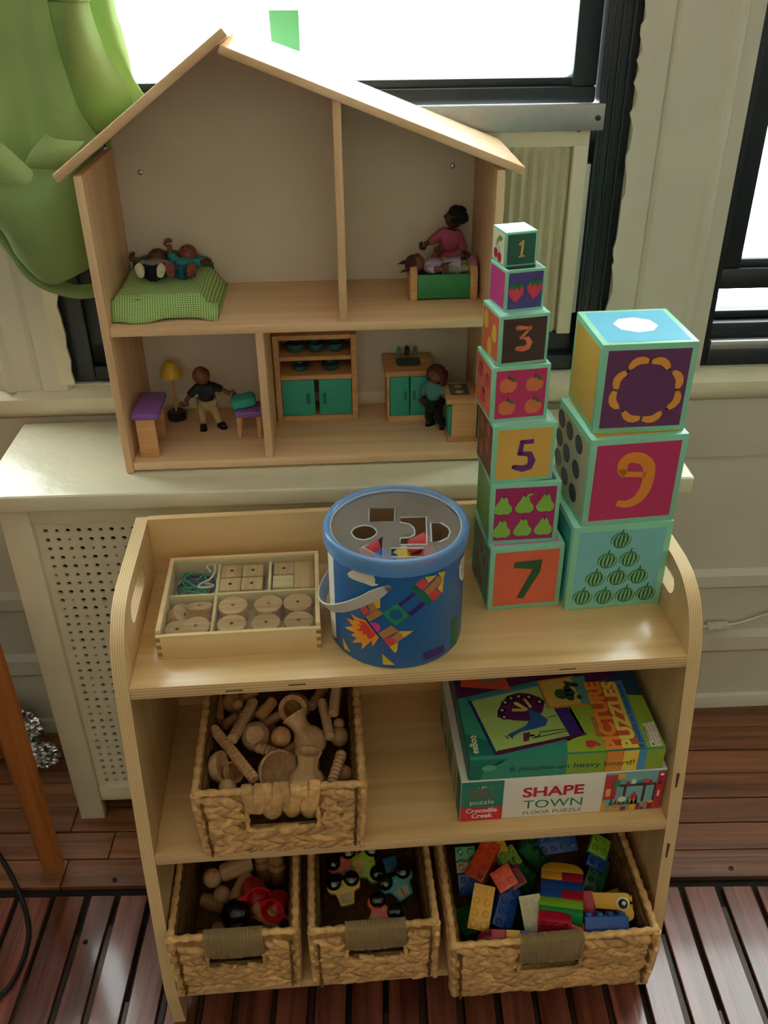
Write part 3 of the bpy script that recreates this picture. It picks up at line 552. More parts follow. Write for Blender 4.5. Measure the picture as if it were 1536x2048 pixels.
drape('swag', [
 [(-.02, .20, 1.20), (.039, .19, 1.18), (.083, .18, 1.173), (.129, .172, 1.170), (.172, .168, 1.168), (.198, .20, 1.162), (.204, .262, 1.158)],
 [(-.02, .185, 1.19), (.039, .178, 1.168), (.083, .170, 1.161), (.129, .162, 1.157), (.172, .160, 1.155), (.199, .195, 1.15), (.205, .262, 1.145)],
 [(-.02, .170, 1.17), (.040, .16, 1.152), (.088, .138, 1.138), (.123, .125, 1.125), (.156, .120, 1.112), (.190, .150, 1.095), (.204, .262, 1.08)],
 [(-.02, .165, 1.15), (.040, .155, 1.134), (.082, .134, 1.112), (.112, .118, 1.085), (.150, .112, 1.065), (.188, .145, 1.06), (.204, .262, 1.05)],
 [(-.02, .17, 1.14), (.039, .162, 1.126), (.078, .144, 1.096), (.098, .134, 1.056), (.135, .125, 1.024), (.180, .150, 1.032), (.203, .262, 1.03)],
 [(-.02, .185, 1.14), (.040, .178, 1.125), (.078, .160, 1.094), (.099, .150, 1.054), (.135, .146, 1.018), (.172, .170, 1.032), (.200, .262, 1.03)]])
drape('hem', [
 [(-.02, .20, 1.15), (.028, .19, 1.121), (.067, .182, 1.1), (.100, .172, 1.037), (.140, .168, 1.008), (.178, .185, 1.0), (.200, .262, .99)],
 [(-.02, .175, 1.14), (.026, .168, 1.112), (.066, .158, 1.085), (.098, .150, 1.028), (.139, .147, 1.002), (.178, .168, .992), (.202, .262, .98)],
 [(-.02, .182, 1.13), (.025, .175, 1.101), (.064, .165, 1.07), (.097, .158, 1.019), (.139, .155, .996), (.176, .172, .984), (.202, .262, .97)],
 [(-.02, .22, 1.14), (.028, .21, 1.11), (.068, .2, 1.08), (.100, .19, 1.03), (.140, .188, 1.004), (.174, .2, .99), (.198, .262, .98)]])
drape('tucked_fold', [[(.10, .205, 1.14), (.135, .195, 1.15), (.18, .20, 1.155)], [(.118, .19, 1.18), (.15, .183, 1.185), (.19, .19, 1.185)], [(.148, .2, 1.212), (.163, .195, 1.205), (.20, .2, 1.2)]])
drape('slung_edge', [[(-.02, .19, 1.30), (.05, .178, 1.25), (.10, .17, 1.20), (.14, .17, 1.155)], [(-.04, .165, 1.285), (.03, .158, 1.235), (.08, .152, 1.19), (.12, .155, 1.15)], [(-.06, .175, 1.26), (.0, .17, 1.21), (.05, .165, 1.17), (.10, .165, 1.13)]])

# ------------------------------------------------------------------ chair leg, cords, foil at the edges
orangewood = wood('orange_pine', 'b06a35', '8f4f22', 'z', .8, .45, .1)
ch = thing('wooden_chair', 'orange brown wooden chair of which one leg stands beside the shelf', 'chair', (-.279, .2545, 0), radians(33))
for a, b, h_ in ((0, 0, .86), (-.36, 0, .455), (0, .33, .86), (-.36, .33, .455)):
    MB().raw([(a+x*s_, b+y*s_, z_) for z_, s_ in ((0, .017), (.42, .021), (h_, .017)) for x, y in ((-1, -1), (1, -1), (1, 1), (-1, 1))], [(3, 2, 1, 0), (8, 9, 10, 11)]+[(q*4+k, q*4+(k+1) % 4, q*4+4+(k+1) % 4, q*4+4+k) for q in (0, 1) for k in range(4)]).build('leg', orangewood, ch, 0)
MB().box((-.385, -.02, .455), (-.0215, .35, .478), 0, .006).build('seat', orangewood, ch)
MB().box((-.008, .02, .72), (.008, .31, .82), 0, .004).build('back_rail', orangewood, ch)
cord = MB().tube(fine([(-.62, .52, .0045), (-.47, .38, .0045), (-.377, .273, .0045), (-.319, .188, .0045), (-.289, .127, .0045), (-.281, .083, .0045), (-.285, .035, .0045), (-.302, 0, .0045), (-.36, -.05, .0045), (-.5, -.09, .0045)], 6), .0042, 8)
tag(cord.build('power_cord', plain('black_rubber', '121212', .45), None, 60), 'black power cord curving across the floor beside the chair leg', 'cord')
ec = thing('extension_cord', 'white cord with a flat plug lying along the wall baseboard moulding', 'cord', WL, WR)
cordwhite = plain('dirty_white_plastic', 'd2cdbb', .45)
MB().tube(fine([(1.335, .262, .229), (1.36, .260, .236), (1.40, .262, .25), (1.45, .263, .268), (1.55, .262, .28), (1.75, .262, .22)], 5), .0032, 8).build('cable', cordwhite, ec, 60)
mb = MB().box((1.288, .250, .222), (1.334, .268, .236), 0, .003)
for k in range(7): mb.box((1.296+k*.0045, .2485, .2225), (1.298+k*.0045, .252, .2285), 0, .0005)
mb.build('connector', cordwhite, ec)
MB().tube(fine([(1.29, .26, .229), (1.2, .262, .226), (1.1, .262, .22)], 5), .0032, 8).build('cable', cordwhite, ec, 60)
foil = plain('crinkled_aluminium_foil', 'c9ccd0', .16, .1, 20, metal=1.0)
def crumple(name, c, rx, ry, rz, seed, label):
    r_ = random.Random(seed); bm = bmesh.new(); bmesh.ops.create_icosphere(bm, subdivisions=4, radius=1.0)
    for v in bm.verts: f = 1+r_.uniform(-.22, .12); v.co = Vector((v.co.x*rx*f, v.co.y*ry*f, max(v.co.z, -.8)*rz*f))
    tag(MB().bmesh(bm).build(name, foil, None, 0, c), label, 'foil', 'crumpled foil by the wall')
crumple('crumpled_foil', (-.40, .535, .06), .05, .03, .056, 1, 'larger dull crumple of aluminium foil against the wall left of the radiator cover')
crumple('crumpled_foil', (-.365, .50, .024), .052, .03, .027, 5, 'flatter bright crumple of foil lying in front of the larger one')

# ------------------------------------------------------------------ plywood toy shelf
birch = wood('birch_ply_face', 'e3c08a', 'cfa669', 'x', .45, .30, .05, .2, .03, .5)
birchz = wood('birch_ply_face_upright', 'e0c08e', 'cda872', 'z', .45, .42, .06, .25, .03)
plyx = stripes('ply_edge_across', 'x', .0030, [(0, 'd3ad7a'), (.3, 'e4c695'), (.65, 'e4c695'), (.8, 'c39c69'), (1, 'd3ad7a')])
plyz = stripes('ply_edge_flat', 'z', .0046, [(0, 'd0aa78'), (.3, 'e0c090'), (.6, 'e0c090'), (.8, 'bf9561'), (1, 'd0aa78')])
Z1, Z2, Z3 = .6407, .3715, .1043
sh = thing('toy_shelf', 'birch plywood toy shelf with curved sides and hand slots on the red floor', 'shelf')
def arc(c, r, a0, a1, n=8): return [(c[0]+r*cos(radians(a0+(a1-a0)*k/n)), c[1]+r*sin(radians(a0+(a1-a0)*k/n))) for k in range(n+1)]
prof = [(.268, 0), (.268, .729), (.10, .731)]+fine([(.10, .731), (.062, .724), (.030, .703), (.010, .670), (0, .630)], 4)[1:]+[(-.041, .372), (-.060, .22), (-.0725, .11), (-.0715, .07), (-.0665, .03), (-.062, 0), (-.04, 0), (-.022, .04), (.0, .058), (.18, .058), (.215, .03), (.225, 0)]
slot = arc((.165, .693), .0165, -90, 90)+arc((.095, .693), .0165, 90, 270)
for x in (-.018, .72):
    MB().prism(prof, 0, .018, 'x', 0, 1, None, [slot]).build('side_panel', [birchz, plyx], sh, 25, (x, 0, 0))
def shelfboard(y0, z):
    mb = MB().box((0, y0, -.018), (.72, .253, 0), 0, .0012)
    mb.m = [1 if (abs(sum(mb.v[i][1] for i in f)/len(f)-y0) < .0012) else 0 for f in mb.f]
    b = mb.build('shelf_board', [birch, plyz], sh, 25, (0, 0, z)); return b
shelfboard(0, Z1); shelfboard(-.042, Z2); shelfboard(-.073, Z3)
MB().box((0, .253, .09), (.72, .264, .7338), 0, .001).build('back_panel', [birch], sh, 25)
for x, z in ((.12, Z1-.012), (.20, Z1-.008), (.55, Z1-.009)): MB().box((x, -.0006, z-.0008), (x+.022, .0004, z+.0008)).build('veneer_flaw', plain('dark_veneer_flaw', '5a4028', .7), sh, 0)
for y, z in ((-.031, .44), (-.049, .315)): MB().box((.7255, y-.0010, z-.014), (.7285, y+.002, z+.014)).build('veneer_flaw', plain('dark_veneer_flaw', '5a4028', .7), sh, 0)

# ------------------------------------------------------------------ dollhouse
pine = wood('pine_across', 'ecc8a0', 'dcb184', 'x', .7, .5, .05, 0, .03)
pinez = wood('pine_upright', 'ecc8a0', 'dcb184', 'z', .7, .5, .05, 0, .03)
piney = wood('pine_deep', 'ecc8a0', 'dcb184', 'y', .7, .5, .05, 0, .03)
greyboard = plain('pale_backing_board', 'd6cab6', .75, .03, 8)
H = thing('dollhouse', 'open-fronted pine dollhouse with sloping roof standing on the radiator cover', 'dollhouse', (-.0365, .3822, .7390), -.0209)
HD, HW = .2027, .5421
MB().box((-.012, 0, 0), (0, HD, .4425), 0, .0025).build('side_panel', pinez, H)
MB().box((HW, 0, 0), (HW+.012, HD, .4395), 0, .0025).build('side_panel', pinez, H)
MB().box((0, .002, .004), (HW, HD-.004, .017), 0, .0015).build('floor_board', pine, H)
MB().box((0, .001, .2215), (HW, HD-.004, .2345), 0, .0015).build('floor_board', pine, H)
MB().box((0, HD-.004, .004), (HW, HD, .4452)).build('back_panel', greyboard, H, 0)
MB().prism([(0, .4440), (HW, .4440), (HW, .4452), (.1885, .5825), (.186, .5868), (0, .4555)], HD-.0058, HD-.0002, 'y').build('gable_panel', greyboard, H, 0)
def slab(a, b, nx, nz, t_): return [a, b, (b[0]+nx*t_, b[1]+nz*t_), (a[0]+nx*t_, a[1]+nz*t_)]
MB().prism(slab((-.031, .4335), (.2045, .6008), -.579, .815, .0125), -.004, HD+.002, 'y', bev=.003).build('roof_panel', pine, H)
MB().prism(slab((.1888, .5818), (.5758, .4318), .361, .932, .0115), -.004, HD+.002, 'y', bev=.003).build('roof_panel', pine, H)
MB().box((.327, .003, .2345), (.3385, HD-.004, .527), 0, .0015).build('divider', pinez, H)
MB().box((.2045, .003, .017), (.2165, HD-.004, .2215), 0, .0015).build('divider', pinez, H)
for x in (.036, .508): MB().lathe([(.004, 0), (.0038, .0018), (.002, .003), (0, .0032)], 12, 0, TR((x, HD-.004, .4065), (pi/2, 0, 0))).build('screw', plain('bright_steel', 'd8d8d4', .2, metal=1.0), H)
HM = TR((-.0365, .3822, .7390), (0, 0, -.0209))
def hloc(x, y, z): return HM @ Vector((x, y, z))
FL, FU = .0171, .2346
teal = plain('teal_toy_paint', '2f9a86', .45, .06); dteal = plain('dark_teal_toy_paint', '1f6a58', .5, .06); purple = plain('purple_toy_paint', '8a5aa8', .5, .06); toywood = wood('toy_maple', 'dba874', 'c48f5c', 'x', 1.5, .5, .04); greentoy = plain('green_toy_paint', '2c7f4a', .5, .05)
blackpl = plain('black_toy_plastic', '17191b', .35)
hr = -.0209
# double bed and gingham cover
bd = thing('doll_double_bed', 'doll double bed with arched dark teal headboard in the upper left room', 'toy bed', hloc(.0675, .11, FU), hr)
MB().prism([(-.0615, 0), (.0635, 0), (.0635, .034), (.05, .045), (.025, .053), (0, .056), (-.025, .053), (-.05, .046), (-.0615, .040)], .076, .086, 'y', bev=.0015).build('headboard', dteal, bd)
MB().box((-.058, -.072, .006), (.060, .076, .030), 0, .003).build('bed_frame', dteal, bd)
for sx in (-.052, .048):
    for sy in (-.068, .068): MB().box((sx, sy-.004, 0), (sx+.008, sy+.004, .006)).build('leg', toywood, bd, 0)
ging = check('green_gingham', 'd3e0a8', '92b964', '628f48', .0036)
rows_ = []; rg = random.Random(4)
for i in range(25):
    y = -.088+i*.155/24; r_ = []
    for j in range(25):
        x = -.0675+j*.152/24; d = max(0, -.070-y, x-.062, -.0595-x); dz = .0345-min(.0325, (d*1.5 if y > -.07 else (-.070-y)*1.75))
        dz += .0012*sin(x*120+y*60)+.0022*sin(x*55)*(1 if y < -.07 else .25)
        r_.append((x-(.004 if x < -.05 else 0)*0, y+.006*sin(x*45)*(y < -.08), max(.0012, dz)))
    rows_.append(r_)
bl = MB().sheet(rows_).build('gingham_blanket', ging, None, 180, hloc(.0675, .11, FU), (0, 0, hr))
bl.modifiers.new('thick', 'SOLIDIFY').thickness = .0008
tag(bl, 'green gingham blanket spread over the doll double bed', 'blanket')
# single bed
sb = thing('doll_single_bed', 'small green doll bed with wooden end boards in the upper right room', 'toy bed', hloc(.4855, .115, FU), hr)
for sx in (-.051, .040):
    pr = [(-.031, 0), (.031, 0), (.033, .016), (.031, .030), (.033, .040), (.022, .049), (0, .052), (-.022, .049), (-.033, .040), (-.031, .030), (-.033, .016)]
    MB().prism(pr, sx, sx+.0115, 'x', bev=.002).build('end_board', toywood, sb)
MB().box((-.0395, -.030, .003), (.040, -.025, .0395), 0, .001).build('side_rail', greentoy, sb)
MB().box((-.0395, .025, .003), (.040, .030, .0395), 0, .001).build('side_rail', greentoy, sb)
MB().box((-.0395, -.025, .006), (.040, .025, .032), 0, .003).build('mattress', plain('dark_green_cloth', '1f4a33', .9), sb)
# bench
bn = thing('doll_bench', 'purple-topped wooden doll bench against the left dollhouse wall', 'toy bench', hloc(.0255, .062, FL), hr)
MB().box((-.021, -.046, .0645), (.0215, .040, .0755), 0, .004).build('seat', purple, bn)
for y in (-.043, .030): MB().box((-.0155, y, 0), (.0135, y+.008, .0645), 0, .001).build('leg', toywood, bn)
MB().box((-.004, -.035, .03), (.004, .030, .04), 0, .001).build('stretcher', toywood, bn)
# lamp
lp = thing('doll_floor_lamp', 'doll floor lamp with yellow shade and black round base', 'toy lamp', hloc(.0475, .158, FL), hr)
MB().lathe([(.016, 0), (.0165, .004), (.0165, .011), (.013, .0135), (0, .0135)], 22).build('base', blackpl, lp)
MB().lathe([(.002, .0135), (.002, .085)], 8).build('pole', toywood, lp)
MB().lathe([(.0175, .0765), (.0165, .0835), (.012, .095), (.006, .101), (0, .102)], 22).build('shade', plain('yellow_toy_paint', 'd8ae2a', .45), lp)
# chair with cushion
cr = thing('doll_chair', 'purple-seated wooden doll chair with its back against the lower divider', 'toy chair', hloc(.1745, .095, FL), hr)
MB().box((-.021, -.022, .036), (.023, .022, .047), 0, .0035).build('seat', purple, cr)
for x, y in ((-.018, -.019), (-.018, .013), (.014, -.019), (.014, .013)): MB().raw([(x+a*(.8 if z_ == 0 else 1), y+b, z_) for z_ in (0, .036) for a, b in ((0, 0), (.007, 0), (.007, .006), (0, .006))], [(3, 2, 1, 0), (4, 5, 6, 7), (0, 1, 5, 4), (1, 2, 6, 5), (2, 3, 7, 6), (3, 0, 4, 7)]).build('leg', toywood, cr, 0)
for y in (-.020, .014): MB().box((.018, y, .036), (.025, y+.006, .085), 0, .0015, TR((0, 0, 0), (0, radians(4), 0))).build('back_post', toywood, cr)
MB().box((.018, -.020, .083), (.0245, .020, .108), 0, .003, TR((.001, 0, 0), (0, radians(4), 0))).build('back_rest', wood('toy_birch', 'd9b25f', 'c79a4c', 'y', 1.5), cr)
tag(MB().box((-.020, -.016, 0), (.021, .018, .016), 0, .007, None, 3).build('cushion', plain('teal_felt', '37a58d', .9), None, 28, hloc(.168, .098, FL+.0475), (0, radians(-8), hr+.15)), 'teal cushion resting on the purple doll chair', 'toy cushion')
# hutch
hu = thing('doll_hutch', 'wooden doll kitchen hutch with teal doors and open plate shelves', 'toy cabinet', hloc(.2855, .164, FL), hr)
hw, hd2, hh = .0675, .033, .150
for x in (-hw, hw-.0095): MB().box((x, -hd2, 0), (x+.0095, hd2, hh), 0, .001).build('side', toywood, hu)
for z_, t_ in ((0, .009), (.0735, .008), (.107, .007), (hh-.008, .008)): MB().box((-hw+.0095, -hd2+.0006, z_), (hw-.0095, hd2, z_+t_), 0, .001).build('shelf_board', toywood, hu)
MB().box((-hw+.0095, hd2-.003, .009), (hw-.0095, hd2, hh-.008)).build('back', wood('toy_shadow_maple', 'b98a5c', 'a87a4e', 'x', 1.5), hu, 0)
for x, s_ in ((-.0575, 1), (.0035, -1)):
    d_ = MB().box((x, -hd2+.001, .0095), (x+.054, -hd2+.006, .073), 0, .0015).build('door', teal, hu)
    hx_ = x+(.043 if s_ > 0 else .009)
    MB().prism(arc((hx_, .047), .0028, 0, 180, 6)+arc((hx_, .033), .0028, 180, 360, 6), -hd2-.0005, -hd2+.0012, 'y').build('handle', dteal, d_, 0)
for i, (x, z_) in enumerate(((-.032, .114), (.001, .114), (.033, .114), (-.026, .0815), (.024, .0815))):
    big = i < 3
    po = MB().lathe([(.0, 0), (.010 if big else .011, 0), (.0148, .007 if big else .005), (.0148, .0145 if big else .0095), (.013, .0145 if big else .0095), (.012, .006), (0, .005)], 18).build('doll_pot', plain('dark_pot_enamel', '2f5258', .35), None, 40, hloc(.2855+x, .158, FL+z_), (0, 0, hr))
    tag(po, ['dark doll pot at the left end of the hutch top shelf', 'dark doll pot in the middle of the hutch top shelf', 'dark doll pot at the right end of the hutch top shelf', 'shallow dark doll bowl on the left of the lower hutch shelf', 'shallow dark doll bowl on the right of the lower hutch shelf'][i], 'toy pot', 'doll pots on the hutch shelves')
# sink unit
sk = thing('doll_sink_cabinet', 'wooden doll sink cabinet with teal doors and two-tap basin', 'toy cabinet', hloc(.438, .155, FL), hr)
MB().box((-.037, -.037, 0), (-.033, .038, .081), 0, .0008).build('side', toywood, sk); MB().box((.033, -.037, 0), (.037, .038, .081), 0, .0008).build('side', toywood, sk)
MB().box((-.033, -.036, 0), (.033, .038, .010)).build('plinth', toywood, sk, 0); MB().box((-.033, .034, .010), (.033, .038, .081)).build('back', toywood, sk, 0)
MB().box((-.041, -.040, .081), (.041, .040, .0905), 0, .0015).build('worktop', toywood, sk)
for x, s_ in ((-.0325, 1), (.0008, -1)):
    d_ = MB().box((x, -.039, .0105), (x+.0317, -.0335, .0805), 0, .0012).build('door', teal, sk)
    hx_ = x+(.0255 if s_ > 0 else .0065)
    MB().prism(arc((hx_, .053), .0024, 0, 180, 6)+arc((hx_, .041), .0024, 180, 360, 6), -.0402, -.0385, 'y').build('handle', dteal, d_, 0)
slate = plain('slate_grey_paint', '3a4442', .5)
MB().prism(arc((.012, .008), .008, 0, 90, 4)+arc((-.012, .008), .008, 90, 180, 4)+arc((-.012, -.010), .008, 180, 270, 4)+arc((.012, -.010), .008, 270, 360, 4), .0905, .0915, 'z').build('basin', slate, sk)
for x in (-.014, .014): MB().lathe([(.003, .0905), (.003, .105), (.0025, .106), (0, .106)], 10, 0, TR((x, .026, 0))).build('tap', teal, sk)
MB().tube(fine([(0, .028, .0905), (0, .028, .102), (0, .022, .106), (0, .012, .104)], 4), .004, 8).build('spout', slate, sk, 60)
# stove turned sideways
st = thing('doll_stove', 'wooden doll stove with two painted burners standing at the right wall', 'toy stove', hloc(.515, .068, FL), hr)
MB().box((-.017, -.031, .0065), (.023, .031, .066), 0, .001).build('body', toywood, st)
MB().box((-.023, -.031, 0), (.0245, .031, .0065), 0, .001).build('plinth', toywood, st)
MB().box((-.0215, -.026, .011), (-.0170, .026, .060), 0, .001).build('oven_door', teal, st)
MB().box((-.026, -.033, .066), (.0245, .033, .0755), 0, .0015).build('worktop', toywood, st)
pr = Print(lambda s_, t_, l: (s_, t_, .0755+l), .0003)
pr.rect((-.018, -.018), (.012, .024), '4a524c').disc((-.003, -.007), .0065, .0065, 'c9a678', 2).disc((-.003, .014), .0065, .0065, 'c9a678', 2).build('hob', st)
# ------------------------------------------------------------------ dolls
def doll(name, label, M_, skin, shirt, trousers, shoe, P={}, hair=None, hairstyle='cap', group='dollhouse dolls', long_sleeve=False, dress=None):
    J = dict(hipL=(-.0085, 0, .043), kneL=(-.0095, 0, .024), ankL=(-.010, 0, .008), hipR=(.0085, 0, .043), kneR=(.0095, 0, .024), ankR=(.010, 0, .008),
             shL=(-.013, 0, .0735), elL=(-.022, 0, .063), haL=(-.028, -.002, .050), shR=(.013, 0, .0735), elR=(.022, 0, .063), haR=(.028, -.002, .050),
             waist=(0, 0, .047), chest=(0, 0, .066), neck=(0, 0, .0785), head=(0, -.001, .0945), toeL=(0, -1, 0), toeR=(0, -1, 0), look=0.0)
    J.update(P); V_ = {k: Vector(v) for k, v in J.items() if hasattr(v, '__len__')}
    d = link(name, None); d.matrix_world = M_; tag(d, label, 'doll', group)
    sm = plain('doll_skin_'+skin, skin, .5, .05); s1 = plain('doll_cloth_'+shirt, shirt, .9, .12, 300); s2 = plain('doll_cloth_'+trousers, trousers, .9, .1, 300); s3 = plain('doll_shoe_'+shoe, shoe, .45, .05)
    v, f = skinned([V_['waist'], V_['hipL'], V_['kneL'], V_['ankL'], V_['hipR'], V_['kneR'], V_['ankR']], [(0, 1), (1, 2), (2, 3), (0, 4), (4, 5), (5, 6)], [.0122, .0094, .0078, .0076, .0094, .0078, .0076])
    MB().raw(v, f).build('trousers', s2, d, 180)
    cl = {s_: V_['el'+s_].lerp(V_['ha'+s_], .75 if long_sleeve else .25) for s_ in 'LR'}
    v, f = skinned([V_['waist']-(V_['chest']-V_['waist'])*.15, V_['chest'], V_['neck'], V_['shL'], V_['elL'], cl['L'], V_['shR'], V_['elR'], cl['R']], [(0, 1), (1, 2), (1, 3), (3, 4), (4, 5), (1, 6), (6, 7), (7, 8)], [.0132, .0136, .0065, .008, .0072, .007, .008, .0072, .007])
    MB().raw(v, f).build('shirt', s1, d, 180)
    if dress:
        a = V_['waist']; ax = (V_['chest']-V_['waist']).normalized(); MB().lathe([(.0165, -.022), (.014, -.010), (.011, .004)], 16, 0, align(a, a+ax)).build('skirt', plain('doll_cloth_'+dress, dress, .9), d, 60)
    for s_ in 'LR':
        dr = (V_['ha'+s_]-V_['el'+s_]).normalized(); hb = V_['ha'+s_]; side = dr.cross(Vector((0, 1, 0))).normalized() if abs(dr.y) < .9 else Vector((1, 0, 0))
        pts = [cl[s_]-dr*.003, hb, hb+dr*.0045]; ed = [(0, 1), (1, 2)]; rad = [.0038, .0042, .0046]
        mb = MB().raw(*skinned(pts, ed, rad))
        for k, ln in enumerate((.0035, .0045, .0042, .003)): mb.tube([hb+dr*.006+side*(.0045-.003*k), hb+dr*(.0085+ln*.5)+side*(.0048-.0032*k), hb+dr*(.009+ln)+side*(.0042-.0028*k)], [.0016, .0015, .0011], 6)
        mb.tube([hb+dr*.002+side*.003, hb+dr*.005+side*.0072, hb+dr*.008+side*.0078], [.0018, .0016, .0012], 6)
        mb.build('arm', sm, d, 180)
        t_ = V_['toe'+s_].normalized(); a = V_['ank'+s_]; shin = (a-V_['kne'+s_]).normalized()
        up_ = -shin; sd = t_.cross(up_).normalized(); Mx = Matrix((sd, t_, t_.cross(sd)*-1)).transposed().to_4x4(); Mx.translation = a
        mb = MB(); prf = arc((0, .008), .0062, -10, 190, 8)+arc((0, -.002), .0052, 180, 360, 6)
        mb.prism(prf, -.0078, -.0060, 'z', 1, None, Mx); mb.ball((0, .004, -.003), 1.0, 12, 0, (.0062, .0105, .0058), Mx)
        mb.build('shoe', [s3, s3], d, 40)
    hq = (V_['head']-V_['neck']).normalized().to_track_quat('Z', 'Y').to_matrix().to_4x4(); Hm = Matrix.Translation(V_['head']) @ hq @ Matrix.Rotation(pi, 4, 'Z') @ Matrix.Rotation(J['look'], 4, 'Z') if (V_['head']-V_['neck']).normalized().z < .99 else Matrix.Translation(V_['head']) @ Matrix.Rotation(J['look'], 4, 'Z')
    mb = MB().ball((0, 0, 0), .0143, 20, 0, (1, .98, 1.04), Hm).ball((0, -.0143, -.001), .0024, 8, 0, (1, 1, 1.1), Hm).ball((-.0142, 0, -.001), .003, 8, 0, (.5, 1, 1.2), Hm).ball((.0142, 0, -.001), .003, 8, 0, (.5, 1, 1.2), Hm)
    mb.lathe([(.0045, -.006), (.0042, .004)], 8, 0, align(V_['neck'], V_['head']))
    hd_ = mb.build('head', sm, d, 60)
    mb = MB()
    for x in (-.005, .005): mb.ball((x, -.0133, .0015), .0013, 8, 0, (1, .5, 1.2), Hm)
    mb.tube([Hm @ Vector(q) for q in ((-.003, -.0131, -.005), (0, -.0134, -.006), (.003, -.0131, -.005))], .0005, 5, 0)
    mb.build('eyes', plain('doll_eye_black', '0d0b0a', .3), hd_, 60)
    if hair:
        hm = plain('doll_hair_'+hair, hair, .85, .25, 200, .5, 400); mb = MB()
        if hairstyle == 'afro':
            rr = random.Random(9)
            for k in range(70):
                th, ph = rr.uniform(0, 2*pi), rr.uniform(-.2, pi/2); q = Vector((cos(th)*cos(ph), sin(th)*cos(ph)+.25, sin(ph)+.25))*.0138
                if not (q.y < -.006 and q.z < .008): mb.ball(q, rr.uniform(.0032, .005), 7, 0, (1, 1, 1), Hm)
        else:
            mb.lathe([(.0152, -.002), (.0158, .003), (.0135, .0095), (.008, .0142), (0, .0162)], 20, 0, Hm @ TR((0, .0015, 0), (radians(-22), 0, 0)))
            if hairstyle == 'long':
                for k in range(15):
                    a = radians(-15+210*k/14); q = Vector((cos(a)*.0142, sin(a)*.0142+.002, 0)); mb.tube([Hm @ (q+Vector((0, 0, .006))), Hm @ (q*1.06+Vector((0, .001, -.006))), Hm @ (q*1.0+Vector((0, .002, -.017)))], [.0032, .0034, .002], 6)
            if hairstyle == 'plaits':
                for sx in (-1, 1):
                    for k in range(3): mb.tube([Hm @ Vector((sx*.0145, .003, .006)), Hm @ Vector((sx*.0195, .004+.002*k, .012+.002*k)), Hm @ Vector((sx*.022, .005+.003*k, .018+.003*k))], [.0035, .0016, .0007], 6)
        mb.build('hair', hm, hd_, 60)
    return d
def HP(x, y, z, rx=0, ry=0, rz=0): return HM @ TR((x, y, z)) @ Euler((rx, ry, rz)).to_matrix().to_4x4()
doll('doll', 'bald man doll in navy shirt and khaki trousers standing by the yellow lamp', HP(.106, .118, FL, 0, 0, .25), '6f3f2c', '1a2029', 'a99468', '0f1012',
     dict(haL=(-.032, .004, .052), elL=(-.024, .002, .062), elR=(.024, -.002, .067), haR=(.036, -.006, .060), ankR=(.017, -.004, .008), kneR=(.013, -.003, .025), toeR=(.6, -1, 0), toeL=(-.1, -1, 0), head=(-.004, -.003, .0945), chest=(.001, 0, .066)))
doll('doll', 'auburn-haired doll in teal plaid shirt standing between doll sink and stove', HP(.4755, .092, FL, 0, 0, 2.3), '7a4632', '4f8a88', '14181d', '101113',
     dict(elL=(-.02, -.006, .064), haL=(-.028, -.016, .062), haR=(.022, .003, .045), elR=(.02, .004, .058), head=(0, -.003, .0935), ankL=(-.014, -.006, .008)), '5a2328', 'long')
doll('doll', 'dark-haired doll in pink pyjamas standing behind the green single bed', HP(.502, .168, FU+.0, radians(6), radians(-4), .2), '4a2c24', 'b0506a', 'b0506a', 'b0506a',
     dict(elL=(-.026, -.004, .075), haL=(-.036, -.006, .073), elR=(.022, -.004, .060), haR=(.026, -.004, .048), head=(.010, -.003, .1045), neck=(.005, -.001, .088), chest=(.003, 0, .074), shL=(-.011, 0, .083), shR=(.017, 0, .079), waist=(0, 0, .052), hipL=(-.008, 0, .046), hipR=(.008, 0, .046)), '14171a', 'afro', long_sleeve=True)
bedlie = lambda x, y, z, rz: HP(x, y, z, 0, 0, rz)
lie = dict(hipL=(.002, -.009, .008), kneL=(.020, -.009, .009), ankL=(.036, -.009, .010), hipR=(.002, .009, .008), kneR=(.020, .009, .009), ankR=(.036, .009, .010), waist=(-.003, 0, .010), chest=(-.022, 0, .012), neck=(-.034, 0, .013), head=(-.047, 0, .0155), shL=(-.029, -.012, .012), elL=(-.022, -.020, .012), haL=(-.012, -.024, .014), shR=(-.029, .012, .012), elR=(-.022, .021, .014), haR=(-.014, .024, .022), toeL=(.15, 0, 1), toeR=(.15, 0, 1))
doll('doll', 'girl doll in lilac dress lying on the green single bed', HP(.492, .112, FU+.0335, 0, 0, 0), '6a3d2e', 'a99ab0', '8b8570', 'a2587e', lie, '4a1f24', 'plaits', dress='a99ab0')
back = {}
for k, v in lie.items():
    back[k] = (v[1], -v[0], v[2]) if hasattr(v, '__len__') else v
back1 = dict(back, kneL=(-.011, -.012, .018), ankL=(-.012, -.024, .017), kneR=(.011, -.012, .018), ankR=(.015, -.024, .017), toeL=(-.1, -.15, 1), toeR=(.35, -.2, 1))
doll('doll', 'doll with cream shoe soles lying on the left of the gingham blanket', HP(.050, .118, FU+.0365), '5d3a30', '8f8580', '151a26', 'd6ceb4', dict(back1, elL=(-.022, .028, .012), haL=(-.030, .034, .018), elR=(.02, .022, .012), haR=(.028, .016, .012)), '3a221e', 'cap')
doll('doll', 'doll in turquoise shirt with red soles lying beside the cream-soled one', HP(.094, .118, FU+.0365), '7a3f33', '2a8f96', '1d5a66', '8a4038', dict(back1, head=(.004, .042, .022), neck=(.002, .032, .015), haL=(-.022, .040, .034), elL=(-.02, .034, .022), haR=(.034, .016, .016), elR=(.024, .024, .013)), None)

